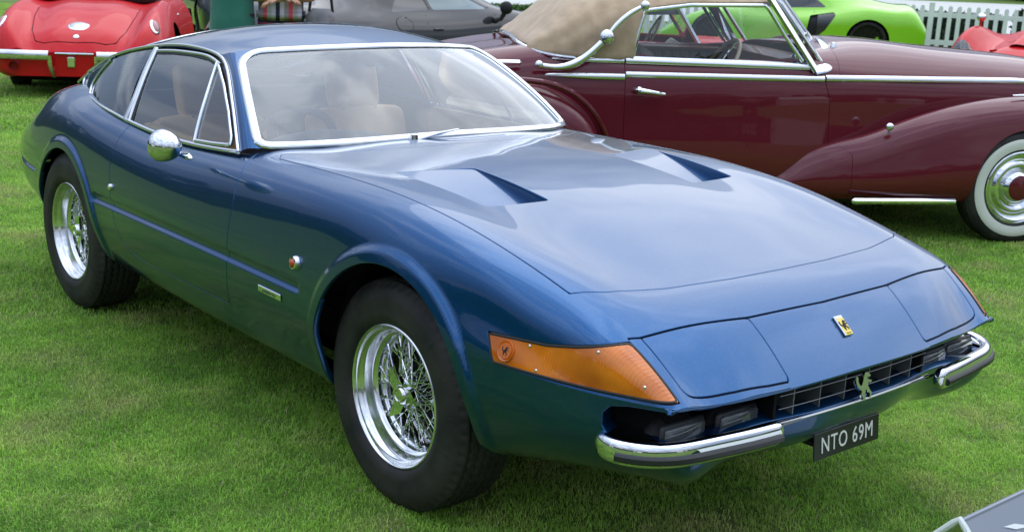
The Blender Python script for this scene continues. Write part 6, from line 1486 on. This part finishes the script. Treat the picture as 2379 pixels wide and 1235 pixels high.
def hedge(label, loc, rz, L_, D, H_, n, mt, size=.03, group=None, z0=0.0):
    h = thing('clipped_hedge', label, 'hedge', loc, rz, group); r_ = np.random.default_rng(int(abs(loc[0] * 100)))
    f = r_.integers(0, 5, n); u = r_.uniform(-1, 1, n); v = r_.uniform(-1, 1, n); P = np.stack([u * L_ / 2, v * D / 2, r_.uniform(0, 1, n) * H_], 1)
    P[f == 0, 2] = H_; P[f == 1, 1] = -D / 2; P[f == 2, 1] = D / 2; P[f == 3, 0] = L_ / 2; P[f == 4, 0] = -L_ / 2
    P += r_.normal(size=P.shape) * .02; P[:, 2] = np.abs(P[:, 2]) + z0
    V, F = leaf_mesh(P, size, r_); kind(mesh_obj('foliage', V, F, mt, h, None, False), 'stuff')
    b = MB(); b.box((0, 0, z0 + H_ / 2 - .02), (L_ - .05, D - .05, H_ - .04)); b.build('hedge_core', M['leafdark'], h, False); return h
M['leafbright'] = noise_col(mat('box_leaf', (.06, .16, .02), .55), (.04, .12, .012), (.09, .22, .03), 4, 5)
HD = math.atan2(.83, .56)
hedge('clipped box hedge block nearest the nose of the dark grey coupe', (-18.55, 15.0, 0), HD, .82, .7, .42, 9000, M['leafbright'])
hedge('longer clipped box hedge block beside the tan cloth hood', (-18.0, 15.85, 0), HD, 1.1, .7, .44, 12000, M['leafbright'])
for k in range(6):
    x = -13.2 + k * 2.15; y = 18.5 + k * 1.324
    hedge(['dark shrub mass behind the fence nearest the green supercar', 'dark shrub mass behind the fence, second from the green supercar', 'dark shrub mass behind the fence post', 'dark shrub mass behind the fence above the red nose', 'dark shrub mass behind the fence right of the red nose', 'dark shrub mass behind the far end of the fence'][k], (x, y, 0), math.atan2(fdy, fdx) + .05 * (k % 3 - 1), 2.2, .9, .62 + .10 * ((k * 7) % 3), 9000, M['leafdark'], .05, 'dark shrubs behind the picket fence')
# information board: folded sheet on the grass
bd = thing('information_board', 'grey folded information board with pale edges standing on the grass at the corner', 'sign', (1.509, -.378, .02), math.pi / 2)
M['board'] = mat('board_face', (.20, .225, .27), .35, 0, .2); M['boardedge'] = mat('board_edge', (.72, .76, .74), .3)
ang = math.radians(38)
for s, nm in ((1, 'front_sheet'), (-1, 'back_sheet')):
    dy = -s * .36; L0 = (0, 0, .425); b = MB()
    nrm = np.array([0, -s * .80, .60]); nrm /= np.linalg.norm(nrm)
    b.add([(0, 0, .43), (.62, 0, .43), (.62, dy, 0.02), (0, dy, 0.02)] + [tuple(np.array(q) - nrm * .006) for q in ((0, 0, .43), (.62, 0, .43), (.62, dy, .02), (0, dy, .02))], [(0, 1, 2, 3), (7, 6, 5, 4), (0, 3, 7, 4), (1, 5, 6, 2), (3, 2, 6, 7), (0, 4, 5, 1)])
    b.build(nm, M['board'] if s > 0 else M['boardedge'], bd, False)
b = MB(); b.tube([(-.002, -.37, .01), (-.002, -.012, .418), (-.002, 0, .430), (-.002, .012, .418), (-.002, .37, .01)], .0075, 8); b.build('board_rim', M['boardedge'], bd)
b = MB(); b.tube([(0, 0, .424), (.62, 0, .424)], .006, 8); b.build('board_fold', M['board'], bd)

nf = np.array([0, -.80, .60]); nf /= np.linalg.norm(nf); df = np.array([0, -.665, -.747])
for k, (x0, d0, L_, w_, t_) in enumerate([(.118, .050, .10, .010, -.25), (.112, .064, .12, .013, -.35), (.116, .082, .12, .014, -.5), (.128, .10, .11, .016, -.7)]):
    u_ = np.array([math.cos(t_), 0, 0]) - df * math.sin(t_); o0 = np.array([x0, 0, .43]) + df * d0 + nf * .002
    v_ = np.cross(nf, u_); b = MB(); b.add([o0, o0 + u_ * L_ * .4 + v_ * w_ * .6, o0 + u_ * L_, o0 + u_ * L_ * .4 - v_ * w_ * .6], [(0, 1, 2, 3)]); b.build('printed_feather', M['white'], bd, False)
# ================================================================== lawn, path, unseen trees and marquees added for reflections
def grass_shader(name, blade):
    m = mat(name, (.05, .11, .02), .6 if blade else .9, spec=.25); t, b = NT(m)
    g = t.nodes.new('ShaderNodeNewGeometry'); mp = t.nodes.new('ShaderNodeMapping'); mp.inputs['Scale'].default_value = (1, 1, 0)
    t.links.new(g.outputs['Position'], mp.inputs[0])
    n1 = t.nodes.new('ShaderNodeTexNoise'); n1.inputs['Scale'].default_value = .9; n1.inputs['Detail'].default_value = 4
    n2 = t.nodes.new('ShaderNodeTexNoise'); n2.inputs['Scale'].default_value = 4.5; n2.inputs['Detail'].default_value = 5; n2.inputs['Roughness'].default_value = .65
    for n in (n1, n2): t.links.new(mp.outputs[0], n.inputs['Vector'])
    r = t.nodes.new('ShaderNodeValToRGB'); e = r.color_ramp.elements
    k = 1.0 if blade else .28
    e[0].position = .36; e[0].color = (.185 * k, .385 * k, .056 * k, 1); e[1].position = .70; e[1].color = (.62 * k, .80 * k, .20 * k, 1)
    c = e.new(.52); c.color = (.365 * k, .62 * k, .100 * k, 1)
    ad = t.nodes.new('ShaderNodeMix'); ad.inputs[0].default_value = .55; t.links.new(n1.outputs['Fac'], ad.inputs[2]); t.links.new(n2.outputs['Fac'], ad.inputs[3])
    t.links.new(ad.outputs[0], r.inputs[0]); last = r.outputs[0]
    # dry, yellowed spots
    n3 = t.nodes.new('ShaderNodeTexNoise'); n3.inputs['Scale'].default_value = 2.3; n3.inputs['Detail'].default_value = 3; t.links.new(mp.outputs[0], n3.inputs['Vector'])
    mr = t.nodes.new('ShaderNodeMapRange'); mr.inputs[1].default_value = .52; mr.inputs[2].default_value = .72; mr.inputs[4].default_value = .60; t.links.new(n3.outputs['Fac'], mr.inputs[0])
    mx = t.nodes.new('ShaderNodeMix'); mx.data_type = 'RGBA'; mx.inputs[7].default_value = (.52 * k, .49 * k, .22 * k, 1); t.links.new(mr.outputs[0], mx.inputs[0]); t.links.new(last, mx.inputs[6]); last = mx.outputs[2]
    if blade:
        at = t.nodes.new('ShaderNodeAttribute'); at.attribute_name = 'tone'
        hs = t.nodes.new('ShaderNodeHueSaturation'); m1 = t.nodes.new('ShaderNodeMapRange'); m1.inputs[3].default_value = .55; m1.inputs[4].default_value = 1.6
        t.links.new(at.outputs['Fac'], m1.inputs[0]); t.links.new(m1.outputs[0], hs.inputs['Value']); t.links.new(last, hs.inputs['Color']); last = hs.outputs[0]
        m5 = t.nodes.new('ShaderNodeMapRange'); m5.inputs[1].default_value = .955; m5.inputs[2].default_value = .985; t.links.new(at.outputs['Fac'], m5.inputs[0])
        m6 = t.nodes.new('ShaderNodeMix'); m6.data_type = 'RGBA'; m6.inputs[7].default_value = (.55, .50, .28, 1); t.links.new(m5.outputs[0], m6.inputs[0]); t.links.new(last, m6.inputs[6]); last = m6.outputs[2]
        t.links.new(last, b.inputs['Base Color'])
        tr = t.nodes.new('ShaderNodeBsdfTranslucent'); ms_ = t.nodes.new('ShaderNodeMixShader'); ms_.inputs[0].default_value = .42; t.links.new(last, tr.inputs[0])
        o = [x for x in t.nodes if x.type == 'OUTPUT_MATERIAL'][0]; t.links.new(b.outputs[0], ms_.inputs[1]); t.links.new(tr.outputs[0], ms_.inputs[2]); t.links.new(ms_.outputs[0], o.inputs[0])
    else: t.links.new(last, b.inputs['Base Color'])
    return m
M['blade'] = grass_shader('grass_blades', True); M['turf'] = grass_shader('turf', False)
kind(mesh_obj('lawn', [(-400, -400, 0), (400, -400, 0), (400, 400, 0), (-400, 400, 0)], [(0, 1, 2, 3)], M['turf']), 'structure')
def patch(n, rad, h, w_, seed):
    r_ = np.random.default_rng(seed); a = r_.uniform(0, 2 * np.pi, n); rr_ = rad * np.sqrt(r_.uniform(0, 1, n)); p = np.stack([rr_ * np.cos(a), rr_ * np.sin(a)], 1)
    hh = h * r_.uniform(.55, 1.25, n); az = r_.uniform(0, 2 * np.pi, n); ln = hh * r_.uniform(.3, 1.35, n); ww = w_ * r_.uniform(.7, 1.3, n)
    d = np.stack([np.cos(az), np.sin(az)], 1); s = np.stack([-d[:, 1], d[:, 0]], 1)
    z = np.zeros((n, 1)); B = np.concatenate([p, z - .004], 1); S = np.concatenate([s * ww[:, None] / 2, z], 1)
    m1 = np.concatenate([p + d * ln[:, None] * .35, hh[:, None] * .62], 1); tp = np.concatenate([p + d * ln[:, None], hh[:, None] * r_.uniform(.75, 1., (n, 1))], 1)
    V = np.stack([B - S, B + S, m1 + S * .85, m1 - S * .85, tp], 1).reshape(-1, 3); I = 5 * np.arange(n)[:, None]
    F = (I + np.array([0, 1, 2, 3])).tolist() + (I + np.array([3, 2, 4])).tolist()
    me = bpy.data.meshes.new('grass_patch'); me.from_pydata(V.tolist(), [], F); me.materials.append(M['blade'])
    at = me.attributes.new('tone', 'FLOAT', 'POINT'); at.data.foreach_set('value', np.repeat(np.where(r_.uniform(0, 1, n) < .035, 1.0, .94 * r_.beta(2.2, 2.8, n)), 5).astype(np.float32))
    return bpy.data.objects.new('grass_patch', me)
def scatter(name, pts, patches):
    me = bpy.data.meshes.new(name); me.from_pydata(pts.tolist(), [], []); o = bpy.data.objects.new(name, me); COL.objects.link(o); kind(o, 'stuff')
    col = bpy.data.collections.new(name + '_source')
    for p in patches: col.objects.link(p)
    g = bpy.data.node_groups.new(name, 'GeometryNodeTree'); g.interface.new_socket('Geometry', in_out='INPUT', socket_type='NodeSocketGeometry'); g.interface.new_socket('Geometry', in_out='OUTPUT', socket_type='NodeSocketGeometry')
    N = g.nodes.new; gi, go = N('NodeGroupInput'), N('NodeGroupOutput'); mp = N('GeometryNodeMeshToPoints'); ci = N('GeometryNodeCollectionInfo'); ci.inputs[0].default_value = col; ci.inputs['Separate Children'].default_value = True; ci.inputs['Reset Children'].default_value = True
    ip = N('GeometryNodeInstanceOnPoints'); ip.inputs['Pick Instance'].default_value = True
    rv = N('FunctionNodeRandomValue'); rv.data_type = 'FLOAT_VECTOR'; rv.inputs[0].default_value = (0, 0, 0); rv.inputs[1].default_value = (0, 0, 6.283)
    rs_ = N('FunctionNodeRandomValue'); rs_.data_type = 'FLOAT'; rs_.inputs[2].default_value = .8; rs_.inputs[3].default_value = 1.25
    l = g.links.new; l(gi.outputs[0], mp.inputs[0]); l(mp.outputs[0], ip.inputs['Points']); l(ci.outputs[0], ip.inputs['Instance']); l(rv.outputs[0], ip.inputs['Rotation']); l(rs_.outputs[1], ip.inputs['Scale']); l(ip.outputs[0], go.inputs[0])
    md = o.modifiers.new('scatter', 'NODES'); md.node_group = g; return o
def ground_pts(sp, d0, d1, margin=.65):
    n = int(2 * 40 / sp); xs = np.arange(-34, 6, sp); ys = np.arange(-6, 30, sp); X, Y = np.meshgrid(xs, ys, indexing='ij'); P = np.stack([X.ravel(), Y.ravel()], 1)
    P = P + rng.uniform(-.5, .5, P.shape) * sp; d = np.hypot(P[:, 0] - CAM[0], P[:, 1] - CAM[1]); P = P[(d > d0) & (d < d1)]
    q = (np.c_[P, np.zeros(len(P))] - CAM) @ CR.T; u = FPX * q[:, 0] / q[:, 2]; v = FPX * q[:, 1] / q[:, 2] + CY0
    k = (q[:, 2] > .3) & (np.abs(u) < 1190 * (1 + margin) + 120) & (v > -120) & (v < 1235 + 700); P = P[k]
    # nothing grows through the tyres' contact patches
    for cx, cy in ((0, -.664), (-2.4, -.672), (0, .664), (-2.4, .672)): P = P[~((np.abs(P[:, 0] - cx) < .05) & (np.abs(P[:, 1] - cy) < .09))]
    return np.c_[P, np.zeros(len(P))]
scatter('near_grass', ground_pts(.085, 1.2, 5.2), [patch(240, .085, .0145, .0023, 10 + k) for k in range(5)])
scatter('middle_grass', ground_pts(.15, 5.2, 10.5), [patch(300, .15, .017, .0036, 20 + k) for k in range(5)])
scatter('far_grass', ground_pts(.36, 10.5, 30), [patch(420, .36, .024, .0080, 30 + k) for k in range(4)])
# pale gravel walk beyond the hedge blocks
gv = noise_col(mat('gravel', (.5, .5, .47), .9), (.46, .47, .44), (.60, .60, .57), 30, 6)
cx_, cy_ = -24.0, 20.5; dx_, dy_ = .56, .83; nx_, ny_ = -.83, .56
def quad(a0, a1, b0, b1, z): return [(cx_ + dx_ * a + nx_ * b_, cy_ + dy_ * a + ny_ * b_, z) for a, b_ in ((a0, b0), (a1, b0), (a1, b1), (a0, b1))]
kind(mesh_obj('gravel_path', quad(-3.2, 40, -3.0, 30, .006), [(0, 1, 2, 3)], gv), 'structure')
# unseen woodland all round, far off, put in for dark reflections on the cars
def woodland():
    r_ = np.random.default_rng(5); P = []; 
    for k in range(190):
        a = 2 * math.pi * k / 190 + r_.uniform(-.02, .02); R = r_.uniform(75, 105); h = r_.uniform(6, 11); w_ = r_.uniform(3, 5.5); n = 700
        q = r_.normal(size=(n, 3)); q /= np.linalg.norm(q, axis=1, keepdims=True); q *= r_.uniform(.55, 1, (n, 1)) ** .5
        q = q * [w_, w_, h * .55] + [R * math.cos(a), R * math.sin(a), h * .52]; q[:, 2] = np.maximum(q[:, 2], .1); P.append(q)
    V, F = leaf_mesh(np.concatenate(P), .55, r_); return V, F
V, F = woodland()
wb = MB(); wb.V = V.tolist(); wb.F = [tuple(f) for f in F]
r_ = np.random.default_rng(6)
for k in range(120):
    a = 2 * math.pi * k / 120; R = r_.uniform(88, 106); wb.ell((R * math.cos(a), R * math.sin(a), 2.6), (3.4, 3.4, r_.uniform(3, 5)), 9, 6)
V, F = wb.V, wb.F
kind(mesh_obj('unseen_woodland', V, F, M['leafdark'], None, None, False), 'stuff')
M['canvas'] = mat('white_canvas', (.74, .74, .73), .7)
for k, (x, y, rz_, L_, lab) in enumerate([(34, -46, .4, 12, 'long white marquee with a pitched roof beyond the lawn'), (-12, -42, -.2, 8, 'smaller white marquee with a pitched roof beyond the lawn'), (46, 6, 1.4, 9, 'white marquee with a pitched roof at the end of the lawn')]):
    mq = thing('marquee', lab, 'marquee', (x, y, 0), rz_)  # added out of view so the bodywork has pale shapes to reflect
    b = MB(); b.box((0, 0, 1.2), (L_, 6, 2.4)); b.build('wall', M['canvas'], mq, False)
    b = MB(); b.prism([(-3.2, 2.4), (3.2, 2.4), (0, 4.2)], -L_ / 2 - .2, L_ / 2 + .2, lambda u, v, h: (h, u, v)); b.build('roof', M['canvas'], mq, False)
